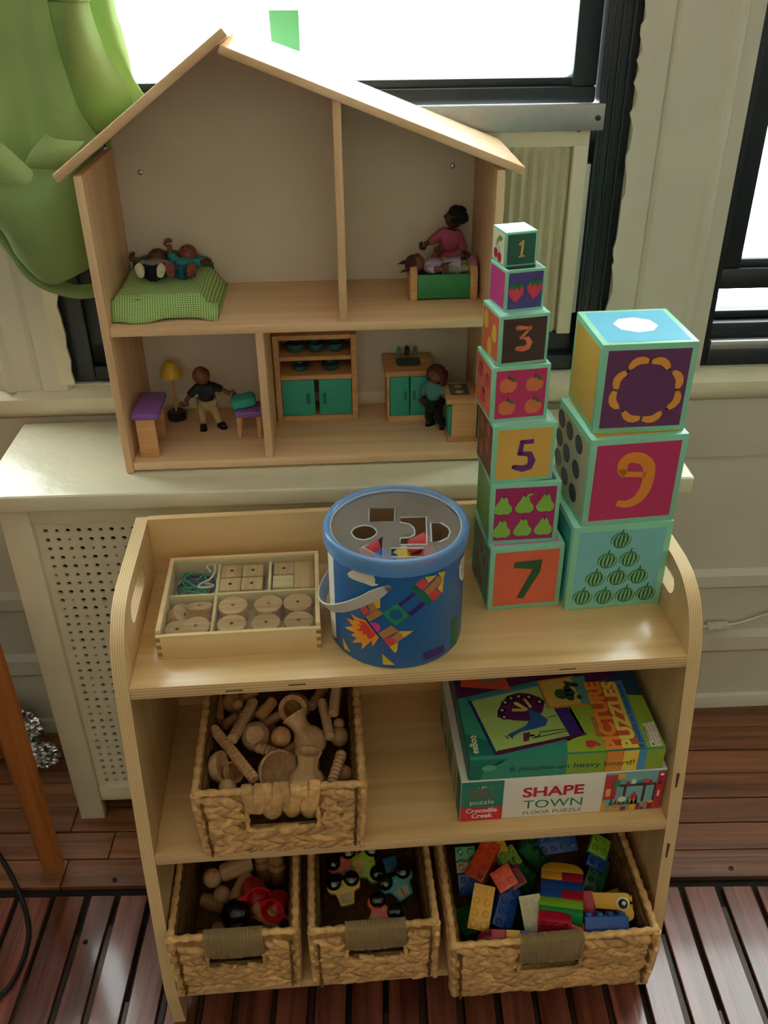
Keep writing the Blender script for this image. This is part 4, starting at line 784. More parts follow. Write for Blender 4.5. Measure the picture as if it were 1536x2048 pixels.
# ------------------------------------------------------------------ number blocks
mint = plain('mint_card_edge', '8ccfae', .42, .04, 30, spec=.4)
def block(num, label, loc, yaw, s, front, left, topc=None, fdraw=None, ldraw=None, tdraw=None):
    b = thing('stacking_block', label, 'block', loc, yaw, 'stacking number blocks')
    MB().box((0, 0, 0), (s, s, s), 0, .0012).build('cardboard_cube', mint, b)
    p = Print(lambda x, y, l: (x*s, -l, y*s)); p.rect((.065, .065), (.935, .935), front, 1)
    if fdraw: fdraw(p)
    p.build('front_print', b)
    p = Print(lambda x, y, l: (-l, (1-x)*s, y*s)); p.rect((.065, .065), (.935, .935), left, 1)
    if ldraw: ldraw(p)
    p.build('side_print', b)
    p = Print(lambda x, y, l: (x*s, y*s, s+l)); p.rect((.065, .065), (.935, .935), topc or 'a8c4c0', 1)
    if tdraw: tdraw(p)
    p.build('top_print', b); return b
def apple(p, c, r=.152, body='dc7a50', leaf='2f7a3c'):
    p.poly([(c[0]+r*cos(a)*(1+.05*cos(3*a)), c[1]+r*.92*sin(a)*(1-.12*(abs(cos(a)) < .25))) for a in [2*pi*k/20 for k in range(20)]], body, 2)
    p.stroke([(c[0]-.005, c[1]+r*.7), (c[0]+.015, c[1]+r*1.25)], .014, '3a2a20', 3)
    p.poly([(c[0]+.0, c[1]+r*.98), (c[0]+.08, c[1]+r*.92), (c[0]+.14, c[1]+r*.45), (c[0]+.06, c[1]+r*.5)], leaf, 4)
def pear(p, c, body='8cbf52', leaf=False):
    p.poly([(c[0]+x*1.16, c[1]+y*1.12) for x, y in ((0, -.125), (.06, -.135), (.105, -.09), (.105, -.03), (.06, .03), (.045, .10), (.01, .125), (-.035, .12), (-.06, .06), (-.1, .0), (-.125, -.06), (-.1, -.11), (-.05, -.135))], body, 2)
    p.stroke([(c[0], c[1]+.11), (c[0]-.01, c[1]+.165)], .014, '2a2018', 3)
    if leaf: p.poly([(c[0], c[1]+.13), (c[0]+.06, c[1]+.13), (c[0]+.13, c[1]+.17), (c[0]+.05, c[1]+.175)], body, 4)
def melon(p, c):
    rx, ry = .104, .092
    p.disc(c, rx, ry, '2f6b3e', 2, n=18)
    for k in (-2, -1, 0, 1, 2):
        p.band([(c[0]+rx*.47*k*.9*cos(a)+.012*sin(a), c[1]+ry*sin(a)*.95) for a in (-1.15, -.6, 0, .6, 1.15)], [.004, .014, .017, .014, .004], '8fc79a', 3)
    p.stroke([(c[0], c[1]+ry), (c[0]+.012, c[1]+ry*1.4)], .012, '28301c', 3)
def berry(p, c):
    p.poly([(c[0]+x*1.2, c[1]+y*1.12) for x, y in ((0, -.21), (.08, -.13), (.155, -.02), (.16, .09), (.09, .14), (0, .15), (-.09, .14), (-.16, .07), (-.15, -.03), (-.08, -.14))], 'dc3f5c', 2)
    p.poly([(c[0]+x*1.2, c[1]+y*1.12) for x, y in ((-.16, .08), (-.13, .17), (-.05, .18), (.0, .21), (.06, .18), (.14, .19), (.16, .10), (.10, .12), (.06, .04), (.01, .12), (-.06, .05), (-.09, .12))], '2f7a3c', 3)
    for k in range(12): p.disc((c[0]+.1*cos(k*2.4)*sqrt(k/12), c[1]-.04+.11*sin(k*2.4)*sqrt(k/12)), .007, .009, 'e8b0a0', 4, n=6)
    p.stroke([(c[0], c[1]+.17), (c[0]+.015, c[1]+.25)], .022, '20301c', 4)
def banana(p, i):
    q, c = BAN[i], (.512, .482); d = Vector((q[0]-c[0], q[1]-c[1])).normalized(); t = Vector((-d.y, d.x)); Q = Vector(q)
    pts = [Q+t*a-d*(.052*(a/.105)**2) for a in (-.105, -.085, -.045, 0, .045, .085, .105)]
    p.band(pts, [.035, .066, .08, .085, .08, .062, .024], 'e8a045', 2); p.disc(pts[0]-t*.008, .016, .013, '3a1f2c', 3, n=8); p.disc(pts[-1]+t*.008, .014, .012, '5a7a52', 3, n=8)
def f1(p): p.stroke([(.42, .62), (.54, .72), (.51, .29)], .075, 'e0a868', 2).stroke([(.43, .285), (.62, .30)], .045, 'e0a868', 2)
def c1(p):
    for x, y in ((.33, .27), (.62, .20)): p.disc((x, y), .15, .15, 'b02a4a', 2)
    p.stroke([(.33, .38), (.42, .7), (.62, .34)], .03, '4f9a52', 3).poly([(.42, .7), (.6, .86), (.75, .8), (.6, .68)], '4f9a52', 4)
def f2(p):
    for q in STRAW: berry(p, q)
def f3(p): p.band(N3, [.10, .105, .09, .095, .12, .12, .11, .095], 'dc7a58', 2).disc(N3[0], .042, .042, 'dc7a58', 2).disc(N3[-1], .042, .042, 'dc7a58', 2).disc(N3[1], .05, .045, 'dc7a58', 2).disc(N3[2], .045, .04, 'dc7a58', 2)
def c3(p):
    for x, y in ((.25, .72), (.72, .58), (.5, .25)): p.poly([(x+.13*cos(a)*(1-.3*sin(a)), y+.19*sin(a)) for a in [2*pi*k/14 for k in range(14)]], 'e0b848', 2)
def f4(p):
    for q in APP: apple(p, q)
def c4(p):
    for x, y in ((.3, .7), (.7, .65), (.5, .3)): apple(p, (x, y), .14, 'c83a58', '2f6a3c')
def f5(p): p.band(N5, [.08, .095, .105, .105, .125, .125, .115, .08], '6a3278', 2).disc(N5[1], .042, .042, '6a3278', 2).disc(N5[2], .045, .045, '6a3278', 2).disc(N5[-1], .034, .034, '6a3278', 2)
def c5(p):
    for x, y in ((.3, .75), (.65, .5), (.3, .3), (.7, .82)): p.disc((x, y), .12, .14, 'a05038', 2)
def f6(p):
    for i, q in enumerate(PEAR): pear(p, q, leaf=(i == 1))
def f7(p): p.poly(N7, '2c5a34', 2)
def c7(p):
    for k in range(7): p.disc((.25+.5*((k*5) % 7)/7, .12+.12*k), .085, .08, '9a4048', 2, n=12)
def f8(p):
    for i in range(8): banana(p, i)
def t8(p): p.poly([(.50+.235*cos(pi/8+k*pi/4+.2), .52+.225*sin(pi/8+k*pi/4+.2)) for k in range(8)], 'eef6f6', 2)
def f9(p): p.band(fine(N9, 5), [.10+.025*sin(pi*k/45)-.035*max(0, (k-32)/13) for k in range(46)], 'e8903a', 2).stroke(N9b, .065, 'e8903a', 2).disc(N9[0], .045, .045, 'e8903a', 2)
def c9(p):
    for i, q in enumerate(OV9): p.disc(q, .115, .098, '46465a', 2)
def f10(p):
    for q in MEL: melon(p, q)
block(7, 'block printed with dark green number 7 on orange, bottom of the tall tower', (.4756, .1182, Z1), .0574, .1032, 'e0694a', '4f8a70', 'd878b0', f7, c7)
zz = Z1+.1032
block(6, 'block with six green pears on magenta, standing on the number 7 block', (.4735, .130, zz), .01, .0932, 'a8306a', '6a9a4c', '3a4a5a', f6); zz += .0932
block(5, 'block printed with purple number 5 on yellow in the tall tower', (.473, .1325, zz), .07, .0822, 'dcae56', '6a3a2c', 'a8d4d0', f5, c5); zz += .0822
block(4, 'block with four orange apples on pink in the tall tower', (.4695, .144, zz), .10, .0742, 'c43a6a', 'd06a52', 'b03058', f4, c4); zz += .0742
block(3, 'block printed with orange number 3 on dark brown in the tall tower', (.4755, .147, zz), .16, .0637, '4a3834', 'd8664a', 'a8d4d0', f3, c3); zz += .0637
block(2, 'block with two strawberries on violet, second from the tower top', (.4820, .160, zz), .2, .0505, '52488a', 'cc3f8c', '203038', f2); zz += .0505
block(1, 'smallest block printed with number 1 on dark green, top of the tall tower', (.4815, .1735, zz), .2, .0405, '2f6252', 'e6dcb8', 'dce6e2', f1, c1)
block(10, 'block with ten striped watermelons on pale blue, bottom of the wide tower', (.5827, .1094, Z1), .0362, .1372, '7cc0c4', '3aa6a4', '5ab4a4', f10)
block(9, 'block printed with orange number 9 on pink, middle of the wide tower', (.5922, .1104, Z1+.1372), .0614, .1281, 'c23a6c', 'c8b79c', 'd89a3a', f9, c9)
block(8, 'block with a ring of eight bananas on purple, top of the wide tower', (.5972, .1274, Z1+.1372+.1281), .0063, .1188, '6a3a66', 'e6ac50', '6ab4d0', f8, None, t8)

# ------------------------------------------------------------------ bucket of shape blocks
BX, BY, BR = .346, .097, .0885
bk = thing('shape_sorter_bucket', 'blue cardboard bucket with rocket picture and clear cut-out lid', 'bucket', (BX, BY, Z1))
bblue = plain('bucket_blue_print', '1c66a8', .38, .03, 10, spec=.4); binner = plain('bucket_card_inside', 'a8845c', .8, .05)
mb = MB().lathe([(0, .0005), (BR-.001, .0005), (BR, .002), (BR, .156), (BR-.002, .156)], 64, 0, None, False).lathe([(BR-.002, .156), (BR-.002, .003), (0, .003)], 64, 1, None, False)
mb.build('body', [bblue, binner], bk, 40)
p = Print(lambda s_, t_, l: ((BR+l)*sin(s_/BR), -(BR+l)*cos(s_/BR), t_), .00025, .006)
for h, P_ in BUCKET_ART[:-2]: p.poly(P_, {'e8e2d4': 'e8e2d4'}.get(h, h), 2 if h in ('1a5f9a', 'e04040') else 1)
p.build('printed_label', bk)
for nm, (h, P_) in (('label_oval', BUCKET_ART[-2]), ('label_band', BUCKET_ART[-1])): Print(p.fn, .00025, .006).poly(P_, h, 1).build(nm, bk)
for tx, tp, sz in (('50', (.0985, .108), .013), ('bui', (.0985, .121), .010), ('brec', (.0985, .133), .009)): Print(p.fn).text(tx, tp, sz, '3a3430', 3).build('lettering', bk)
ringm = clear('lid_rim_plastic', '78aeea', .55, .18); lidm = clear('lid_sheet_plastic', 'b4aca4', .26, .25, .6); edgem = clear('lid_edge_plastic', 'd8dcdc', .7, .2)
MB().lathe([(.0888, .147), (.0925, .1475), (.0932, .150), (.0932, .166), (.0915, .1695), (.0885, .171), (.0855, .1695), (.0840, .166), (.0840, .163)], 64, 0, None, False).build('lid_rim', ringm, bk, 60)
MB().tube([(.0835*cos(2*pi*k/64), .0835*sin(2*pi*k/64), .1655) for k in range(64)], .0012, 6, 0, True).build('lid_inner_ring', edgem, bk, 60)
loc_ = lambda P_: [(x-BX, y-BY) for x, y in P_]
holes = [loc_(q) for q in (
 [(.3148, .1416), (.3484, .1398), (.3452, .1062), (.3124, .1086)],
 [(.3534, .1162), (.3871, .1144), (.3803, .0509), (.3476, .0532), (.3489, .0677), (.3607, .0679), (.3675, .0735), (.3687, .0815), (.3680, .0905), (.3630, .0995), (.3523, .1038)],
 [(.3909, .099), (.404, .0978), (.4112, .0880), (.4132, .0774), (.4086, .0635), (.3985, .0562), (.3867, .0557)],
 [(.2886, .0858), (.2915, .0940), (.2971, .0989), (.3053, .1018), (.3144, .0986), (.3190, .093), (.3214, .0845), (.3185, .0770), (.3126, .071), (.3033, .0672), (.2944, .0715), (.2905, .0780)],
 [(.301, .0512), (.3272, .0733), (.3239, .0277)],
 [(.3358, .0464), (.3752, .0429), (.3731, .0244), (.3342, .0279)])]
MB().prism([(.083*cos(2*pi*k/64), .083*sin(2*pi*k/64)) for k in range(64)], .1615, .1625, 'z', holes=holes).build('lid_sheet', lidm, bk, 0)
for hp in holes: MB().tube([(x, y, .1625) for x, y in hp], .0011, 5, 0, True).build('cutout_rim', edgem, bk, 60)
thp = RIVET[0]/BR; ax1 = Vector((sin(thp), -cos(thp), 0)); dd = Vector((-cos(thp), -sin(thp), 0)); tilt = radians(39.5); dn = (dd*cos(tilt)+Vector((0, 0, -1))*sin(tilt)).normalized(); nn = ax1.cross(dn).normalized()
L_, R_ = [], []; rows_ = []
for k in range(33):
    a = pi*k/32; ce = ax1*cos(a)*.0915+dn*sin(a)*.1285+Vector((0, 0, RIVET[1])); w_ = .0075 if 2 < k < 30 else .0085*sqrt(max(.05, 1-((3-k if k < 3 else k-29)/3.2)**2))
    rad = (ax1*cos(a)+dn*sin(a)).normalized()*.001
    rows_.append([ce+nn*w_+rad, ce-nn*w_+rad, ce-nn*w_-rad, ce+nn*w_-rad, ce+nn*w_+rad])
MB().sheet(rows_).build('handle', clear('frosted_handle', 'd4d2c8', .82, .35), bk, 40)
for sgn in (1, -1):
    MB().lathe([(.0042, -.004), (.0042, .0022), (.003, .0036), (0, .004)], 14, 0, Matrix.Translation(ax1*(.0915*sgn)+Vector((0, 0, RIVET[1]))) @ (ax1*sgn).to_track_quat('Z', 'Y').to_matrix().to_4x4()).build('rivet', plain('grey_rivet', '8c8c88', .35, metal=.7), bk)
wedge = lambda s_: MB().prism([(-s_, -s_*.6), (s_, -s_*.6), (0, s_*.8)], -s_*.6, s_*.6, 'y', bev=.001)
for i, (x, y, z_, rot, h, kind, lb) in enumerate((
    (.318, .076, .1405, (.5, .3, .4), 'd83040', 'w', 'red triangular block in the bucket seen through the triangle cut-out'),
    (.326, .052, .139, (.2, .1, .9), '1f5fc0', 'b', 'blue block in the bucket beneath the red triangular one'),
    (.352, .058, .1405, (.3, .2, .2), 'e8c020', 'w', 'yellow triangular block in the bucket behind the front rectangle cut-out'),
    (.384, .054, .139, (.4, .5, 1.2), 'd83040', 'b', 'red block in the bucket right of the yellow triangular one'),
    (.380, .088, .1395, (.6, .1, .2), 'e04848', 'w', 'red block in the bucket under the arch cut-out'),
    (.345, .085, .090, (.1, .5, .7), '2a8a4a', 'b', 'green block lying lower in the bucket'),
    (.372, .125, .075, (.5, .2, 1.1), '8a5a34', 'b', 'brown wooden block deep in the bucket'),
    (.315, .115, .085, (.2, .3, .1), '8a5a34', 'w', 'brown wooden triangular block deep in the bucket'),
    (.345, .075, .055, (.0, .0, .4), 'd83040', 'b', 'red block at the bottom of the bucket'))):
    mb = wedge(.017) if kind == 'w' else MB().box((-.014, -.011, -.011), (.014, .011, .011), 0, .0012)
    tag(mb.build('shape_block', plain('toy_block_'+h, h, .45, .04), None, 28, (x, y, Z1+z_), rot), lb, 'toy block', 'shape blocks in the bucket')

# ------------------------------------------------------------------ bead box
bb = thing('bead_box', 'shallow plywood bead box with clear lid on the top shelf', 'box', (.031, .053, Z1))
bw, bdp, bh = .2128, .172, .044
palew = wood('pale_box_ply', 'e8cc9c', 'd8b67e', 'x', .5, .45, .05); endw = plain('end_grain_brown', '9a7448', .7, .2, 300)
MB().box((0, 0, 0), (bw, .006, bh-.005), 0, .0008).build('front_wall', palew, bb)
MB().box((0, bdp-.006, 0), (bw, bdp, bh), 0, .0008).build('back_wall', palew, bb)
for x in (0, bw-.006): MB().box((x, .006, 0), (x+.006, bdp-.006, bh), 0, .0008).build('side_wall', palew, bb)
MB().box((.006, .006, .002), (bw-.006, bdp-.006, .006)).build('base', palew, bb, 0)
MB().box((.006, .091, .006), (bw-.006, .095, .034), 0, .0005).build('divider', palew, bb)
for x, a, b in ((.0685, .006, .091), (.0685, .095, bdp-.006), (.141, .095, bdp-.006)): MB().box((x, a, .006), (x+.004, b, .033), 0, .0005).build('divider', palew, bb)
mb = MB()
for k in range(3):
    z_ = .006+k*.012
    mb.box((-.0003, -.0003, z_), (.006, .0004, z_+.006)).box((bw-.006, -.0003, z_), (bw+.0003, .0004, z_+.006))
mb.build('finger_joint', endw, bb, 0)
MB().box((.004, .004, .0395), (bw-.004, bdp-.006, .0403)).build('lid', clear('clear_acrylic', 'e6ece8', .02, .05, .5), bb, 0)
beech = wood('beech_bead', 'd6a772', 'b98656', 'y', 2.2, .5, .12, 0, .08); beechz = wood('beech_end_grain', 'd2a272', 'b07c4c', 'x', 2.5, .55, .12, 0, .1)
hole = plain('bead_hole', '241608', .9)
def bead_disc(x, y, z_, lb, r=.0196, rot=(0, 0, 0), h=.0125):
    d = thing('wooden_disc', lb, 'bead', (x, y, z_), 0, 'wooden discs in the bead box'); d.rotation_euler = rot
    MB().lathe([(r-.001, -h), (r, -h+.001), (r, h-.001), (r-.001, h), (.0024, h), (.0024, h-.005), (0, h-.005)], 28, 0).build('disc', beechz, d)
    MB().lathe([(.0023, h-.0047), (0, h-.0047)], 12).build('hole', hole, d, 0)
zb_ = Z1+.006+.0127
for x, y, lb in ((.1255, .1225, 'back left disc of six in the front middle compartment'), (.1735, .1215, 'back middle disc of six in the front right compartment'), (.2135, .122, 'back right disc of six beside the box side wall'), (.1265, .0825, 'front left disc of six beside the divider'), (.1715, .0815, 'front middle disc of six in the front right compartment'), (.2150, .0822, 'front right disc of six in the box corner')):
    bead_disc(x, y, zb_, lb)
for x, y, lb, r, rot in ((.0550, .113, 'disc tilted on edge at the back of the left compartment', .0172, (.2, .75, 0)), (.080, .1235, 'disc leaning in the back right of the left compartment', .018, (-.35, 0, 0)), (.0540, .0785, 'disc at the box corner in the left compartment', .0162, (.1, .12, 0)), (.0795, .083, 'flat disc at the front of the left compartment', .0188, (.06, 0, 0))):
    bead_disc(x, y, zb_+(.001 if rot[1] < .5 else .002), lb, r, rot, .011)
for x, y, lb, hh in ((.1195, .200, 'back left cube bead of four in the middle compartment', 1), (.1495, .1995, 'back right cube bead of four in the middle compartment', 1), (.119, .1685, 'front left cube bead of four in the middle compartment', 1), (.149, .168, 'front right cube bead of four in the middle compartment', 1), (.1935, .200, 'cube bead with a hole in the right compartment back corner', 1), (.1930, .169, 'pale cube bead at the front of the right compartment', 0), (.2225, .184, 'long plain block in the right compartment', 2)):
    d = thing('wooden_cube', lb, 'bead', (x, y, Z1+.006), 0, 'wooden cubes in the bead box'); s_ = .0145
    MB().box((-s_, -s_ if hh < 2 else -.031, 0), (s_, s_ if hh < 2 else .031, .027), 0, .0012).build('cube', wood('light_beech', 'e2bd8a', 'cda26c', 'x', 2, .5) if hh == 0 else beech, d)
    if hh == 1: MB().lathe([(.0026, .0272), (0, .0272)], 12).build('hole', hole, d, 0)
rl = random.Random(5)
for nm, h, n_, zz_, lb in (('blue', '22356e', 26, .020, 'tangled dark blue lace in the back left compartment'), ('green', '2f8a6a', 16, .024, 'green lace lying over the blue one in the bead box'), ('white', 'dcd6cc', 9, .029, 'white lace looped over the coloured laces in the bead box')):
    P_ = [(.043+rl.uniform(0, .05), .156+rl.uniform(0, .055), Z1+zz_+rl.uniform(-.007, .003)) for _ in range(n_)]
    if nm == 'white': P_ = [(a-.003, b+.008, c) for a, b, c in [(.092, .195, Z1+.030), (.086, .206, Z1+.033), (.095, .210, Z1+.033), (.098, .197, Z1+.031), (.092, .182, Z1+.028), (.080, .170, Z1+.029), (.078, .160, Z1+.031), (.090, .158, Z1+.031), (.098, .166, Z1+.028), (.085, .174, Z1+.026)]]
    tag(MB().tube(fine(P_, 7), .0016, 6).build('threading_lace', plain('lace_'+nm, h, .8), None, 60), lb, 'lace', 'threading laces in the bead box')

# ------------------------------------------------------------------ puzzle boxes
ZS = Z2+.0005; HS = .0815
sb_ = thing('puzzle_box', 'white and red floor puzzle box lettered SHAPE TOWN, under the green puzzle box', 'box', (0, 0, 0), 0, 'puzzle boxes on the middle shelf')
MB().box((.4255, -.019, ZS), (.7165, .195, ZS+HS), 0, .002).build('box_body', plain('white_box_card', 'e6e0d2', .45, .03), sb_)
p = Print(lambda x, z_, l: (x, -.019-l, z_), .00025)
zt_ = ZS+HS-.0015; zb2 = ZS+.001
p.rect((.4265, .400), (.486, zt_), '2a7f6e', 1).rect((.4265, zb2), (.486, .400), 'd02c34', 1)
p.text('- an -', (.449, .4385), .009, 'e8e0d0', 2).text('EARLY', (.4385, .4265), .0135, 'c83a3c', 2, .034).text('LEARNING', (.437, .4175), .0085, 'a8453c', 2, .037).text('puzzle', (.4395, .4065), .0125, 'e8e0d0', 2, .034)
p.text('Crocodile', (.4345, .3895), .0125, 'f0e8dc', 2, .044, 0, .02).text('Creek', (.4425, .3785), .0125, 'f0e8dc', 2, .030, 0, .02)
p.text('SHAPE', (.5135, .415), .0265, 'c8283c', 2, .087, 0, .025).text('TOWN', (.5155, .391), .0235, '2a8a6e', 2, .085).text('FLOOR PUZZLE', (.5165, .3785), .0098, '6a6a62', 2, .084)
x0, x1 = .6295, .7155
p.rect((x0, zb2), (x1, zt_), '7ab0b4', 1)
rp = random.Random(8)
for k in range(9): p.rect((x0+.0095*k, zb2), (x0+.0095*k+rp.uniform(.006, .009), zb2+rp.uniform(.008, .022)), rp.choice(('b8343c', 'd89a3a', '3a6a4a', '8a2a34', 'c8b070', '3a4a52')), 2)
p.rect((x0, .398), (x0+.018, zt_-.004), 'c23a44', 2).rect((x0+.003, .405), (x0+.010, .420), 'e0b050', 3).rect((x0+.012, .424), (x0+.022, .436), '3a8a52', 3).rect((x0+.017, zt_-.012), (x0+.028, zt_-.002), 'e6a83c', 3)
p.rect((x0+.022, .423), (x1-.012, .428), '5a3a34', 3)
for x in (x0+.028, x0+.056, x1-.014): p.rect((x, .390), (x+.004, .424), '5a3a34', 3)
for k in range(5): p.rect((x0+.030+.008*k, .428), (x0+.036+.008*k, .434+.003*(k % 2)), ('b8343c', 'e6dcc8', '3a8a8a', 'c8504a', 'b8343c')[k], 4)
p.rect((x0+.040, .374), (x0+.050, .398), 'd8a840', 4).poly([(x0+.038, .398), (x0+.052, .398), (x0+.045, .412)], 'c8343c', 4).rect((x1-.011, .374), (x1-.0005, zt_-.002), 'c02f3a', 4).rect((x1-.008, .40), (x1-.005, .412), 'e6dcc8', 5).rect((x1-.008, .424), (x1-.005, .430), '3a2a2c', 5).disc((x1-.006, zt_-.008), .003, .003, 'f0e0d0', 5, n=8)
for k in range(7): p.poly([(x0+.010+.006*k, .386), (x0+.016+.006*k, .386), (x0+.013+.006*k, .386+rp.uniform(.012, .02))], '2f5a44', 4)
for x, z_, r in ((x0+.028, .398, .006), (x0+.020, .384, .004), (x0+.062, .383, .005), (x0+.07, .39, .004)): p.disc((x, z_), r, r, rp.choice(('e0b050', 'e6dcc8', 'd86a5a')), 5, n=12)
p.build('front_print', sb_)
p = Print(lambda y, z_, l: (.4255-l, y, z_), .00025); p.rect((-.0185, zb2), (.012, zt_), '1f6a5c', 1).rect((.012, zb2), (.19, zt_), '9ab8ac', 1)
for k in range(14): p.rect((.014+.012*k, zb2+.004), (.023+.012*k, zb2+rp.uniform(.02, .07)), rp.choice(('b8343c', 'd89a3a', '3a6a4a', 'c8b070', '3a4a52')), 2)
p.build('side_print', sb_)
p = Print(lambda x, y, l: (x, y, ZS+HS+l), .00025); p.rect((.427, -.018), (.715, .194), 'e6e0d2', 1).build('top_print', sb_)
zp = ZS+HS+.0005; ZT_ = .4945
pb = thing('puzzle_box', 'green and orange picture puzzle box with a peacock, on top of the white box', 'box', (0, 0, 0), 0, 'puzzle boxes on the middle shelf')
MB().box((.4355, -.018, zp), (.7085, .185, ZT_), 0, .002).build('box_body', plain('teal_box_card', '2f8a76', .3, .03, spec=.5), pb)
p = Print(lambda x, y, l: (x, y, ZT_+l), .0002)
clampx = lambda P_: [(min(max(x, .4365), .7075), min(max(y, -.017), .184)) for x, y in P_]
T_ = lambda P_, h, l: p.poly(clampx(P_), h, l)
p.rect((.4365, -.017), (.7075, .184), '379078', 1)
T_([(.4365, .10), (.56, .128), (.64, .118), (.7075, .130), (.7075, .184), (.4365, .184)], '4a2050', 2); T_(T_lime, '9ab83e', 2); T_(T_rcol, '9ab83e', 2); T_(T_blob, '1f6f60', 2)
T_([(.66, .118), (.7075, .150), (.7075, .0838), (.6815, .0877)], '24425e', 3); T_([(.4504, .16), (.51, .16), (.5187, .1115), (.5124, .1121), (.4447, .1245)], 'd0543c', 3); T_(T_grayb, '8a7a78', 4)
T_([(.53, .13), (.56, .17), (.545, .175), (.523, .14)], '28304a', 3); T_([(.575, .14), (.64, .145), (.64, .152), (.575, .15)], 'c83a5a', 3); T_([(.600, .135), (.635, .128), (.625, .165), (.60, .17)], '3a2a34', 4)
T_(T_navy, '22306a', 5); T_(T_pic, 'a4c46a', 4); T_(T_burg, '5a1a44', 6); T_(T_bluetop, '4a8ac0', 5); T_(T_purp, '3f2a78', 5)
T_(T_tail, '5a1f58', 5)
for q in T_dots: p.disc(q, .0052, .0052, '5a1f58', 5, n=10).disc(q, .0026, .0028, 'a8b890', 7, n=8)
for q in (T_f1, T_f2, T_f3): T_(q, 'd8c858', 7)
T_(T_bird, '2f5c9c', 6)
for q in (T_l1, T_l2, T_l3): T_(q, '2a3428', 6)
T_(T_vase, '6a2a58', 6); p.stroke([(.522, .016), (.530, .020), (.535, .014), (.541, .020)], .0018, '22301f', 7).disc((.528, .018), .003, .002, '22301f', 7, n=8).disc((.4945, .0155), .0012, .0012, '22301f', 7, n=6).disc((.4925, .020), .0012, .0012, '22301f', 7, n=6).stroke([(.497, .021), (.494, .0165), (.492, .0185)], .0008, '22301f', 6)
T_(T_p2b, 'd8803a', 7); T_(T_p2, 'd0b050', 8); T_(T_p2t, '5a9a90', 8)
for q, r in zip(T_tur, (.0095, .007, .006, .0065, .004, .004)): p.disc(q, r, r*1.15, '2f5040', 9, n=12)
T_(T_tuhead, '2f5040', 9)
T_(T_ocol, 'c8502f', 8); T_(T_ycol, 'd0603a', 8); T_(T_bcol, '4a8ac0', 8); T_(T_warn, 'e4dfcc', 9)
A = pi/2
p.text('PICTURE', (T_PIC[0][0]+.0075, T_PIC[0][1]), .0295, 'e8923c', 10, T_PIC[1][1]-T_PIC[0][1], A-.025, .055)
p.text('PUZZLES', (T_PUZ[0][0]+.0085, T_PUZ[0][1]), .0285, 'ecd45c', 10, T_PUZ[1][1]-T_PUZ[0][1], A-.04, .055)
p.text('9', (T_n9[0][0]+.002, T_n9[0][1]), .026, 'd0303c', 10, None, A-.05, .05).text('piece', (T_piece[0][0], T_piece[0][1]), .0135, 'd0404a', 10, T_piece[1][1]-T_piece[0][1], A-.05, .01)
p.text('6 puzzles on heavy board!', (T_six[0][0]+.001, T_six[0][1]), .0105, '1c2c50', 10, .125, A-.035)
p.text('WARNING:', (.6912, -.006), .0065, '3a3a34', 10, .030, A).text('CHOKING HAZARD', (.6958, -.0125), .0034, '5a5a50', 10, .040, A).text('Small parts', (.6998, -.0125), .0034, '5a5a50', 10, .038, A).text('Not for children', (.7032, -.0125), .0034, '5a5a50', 10, .040, A)
p.poly([(.6895, -.014), (.6935, -.014), (.6905, -.0085)], '3a3a34', 10)
p.text('eeBoo', (.4495, -.009), .0145, 'e6dcae', 10, .033, A-.03, .02)
p.build('lid_print', pb)
p = Print(lambda x, z_, l: (x, -.018-l, z_), .00025)
fz0, fz1 = zp+.0008, ZT_-.0012
p.rect((.4365, fz0), (.571, fz1), '3a8f78', 1).rect((.571, fz0), (.6262, fz1), '8aa83a', 1).rect((.6262, fz0), (.649, fz1), 'e08c34', 1).rect((.649, fz0), (.671, fz1), 'e8cc4c', 1).rect((.671, fz0), (.682, fz1), '4a90c4', 1).rect((.682, fz0), (.7075, fz1), '8aa83a', 1)
p.poly([(.4365, fz0), (.452, fz0), (.456, .472), (.468, .478), (.476, .488), (.49, .492), (.478, .485), (.488, fz1), (.4365, fz1)], '1f6f60', 2).disc((.463, .477), .010, .006, '5aa88e', 3)
for x in (.6262, .649, .671): p.rect((x-.0004, fz0), (x+.0004, fz1), 'c84a34', 2)
p.text('6 puzzles on heavy board!', (.492, .4685), .0135, '1c5a50', 4, .174, -.012)
p.build('front_print', pb)
p = Print(lambda y, z_, l: (.4355-l, y, z_), .00025); p.rect((-.017, fz0), (.184, fz1), '3a4058', 1).rect((-.017, fz0), (.10, fz1), '2a7a6a', 2).build('side_print', pb)

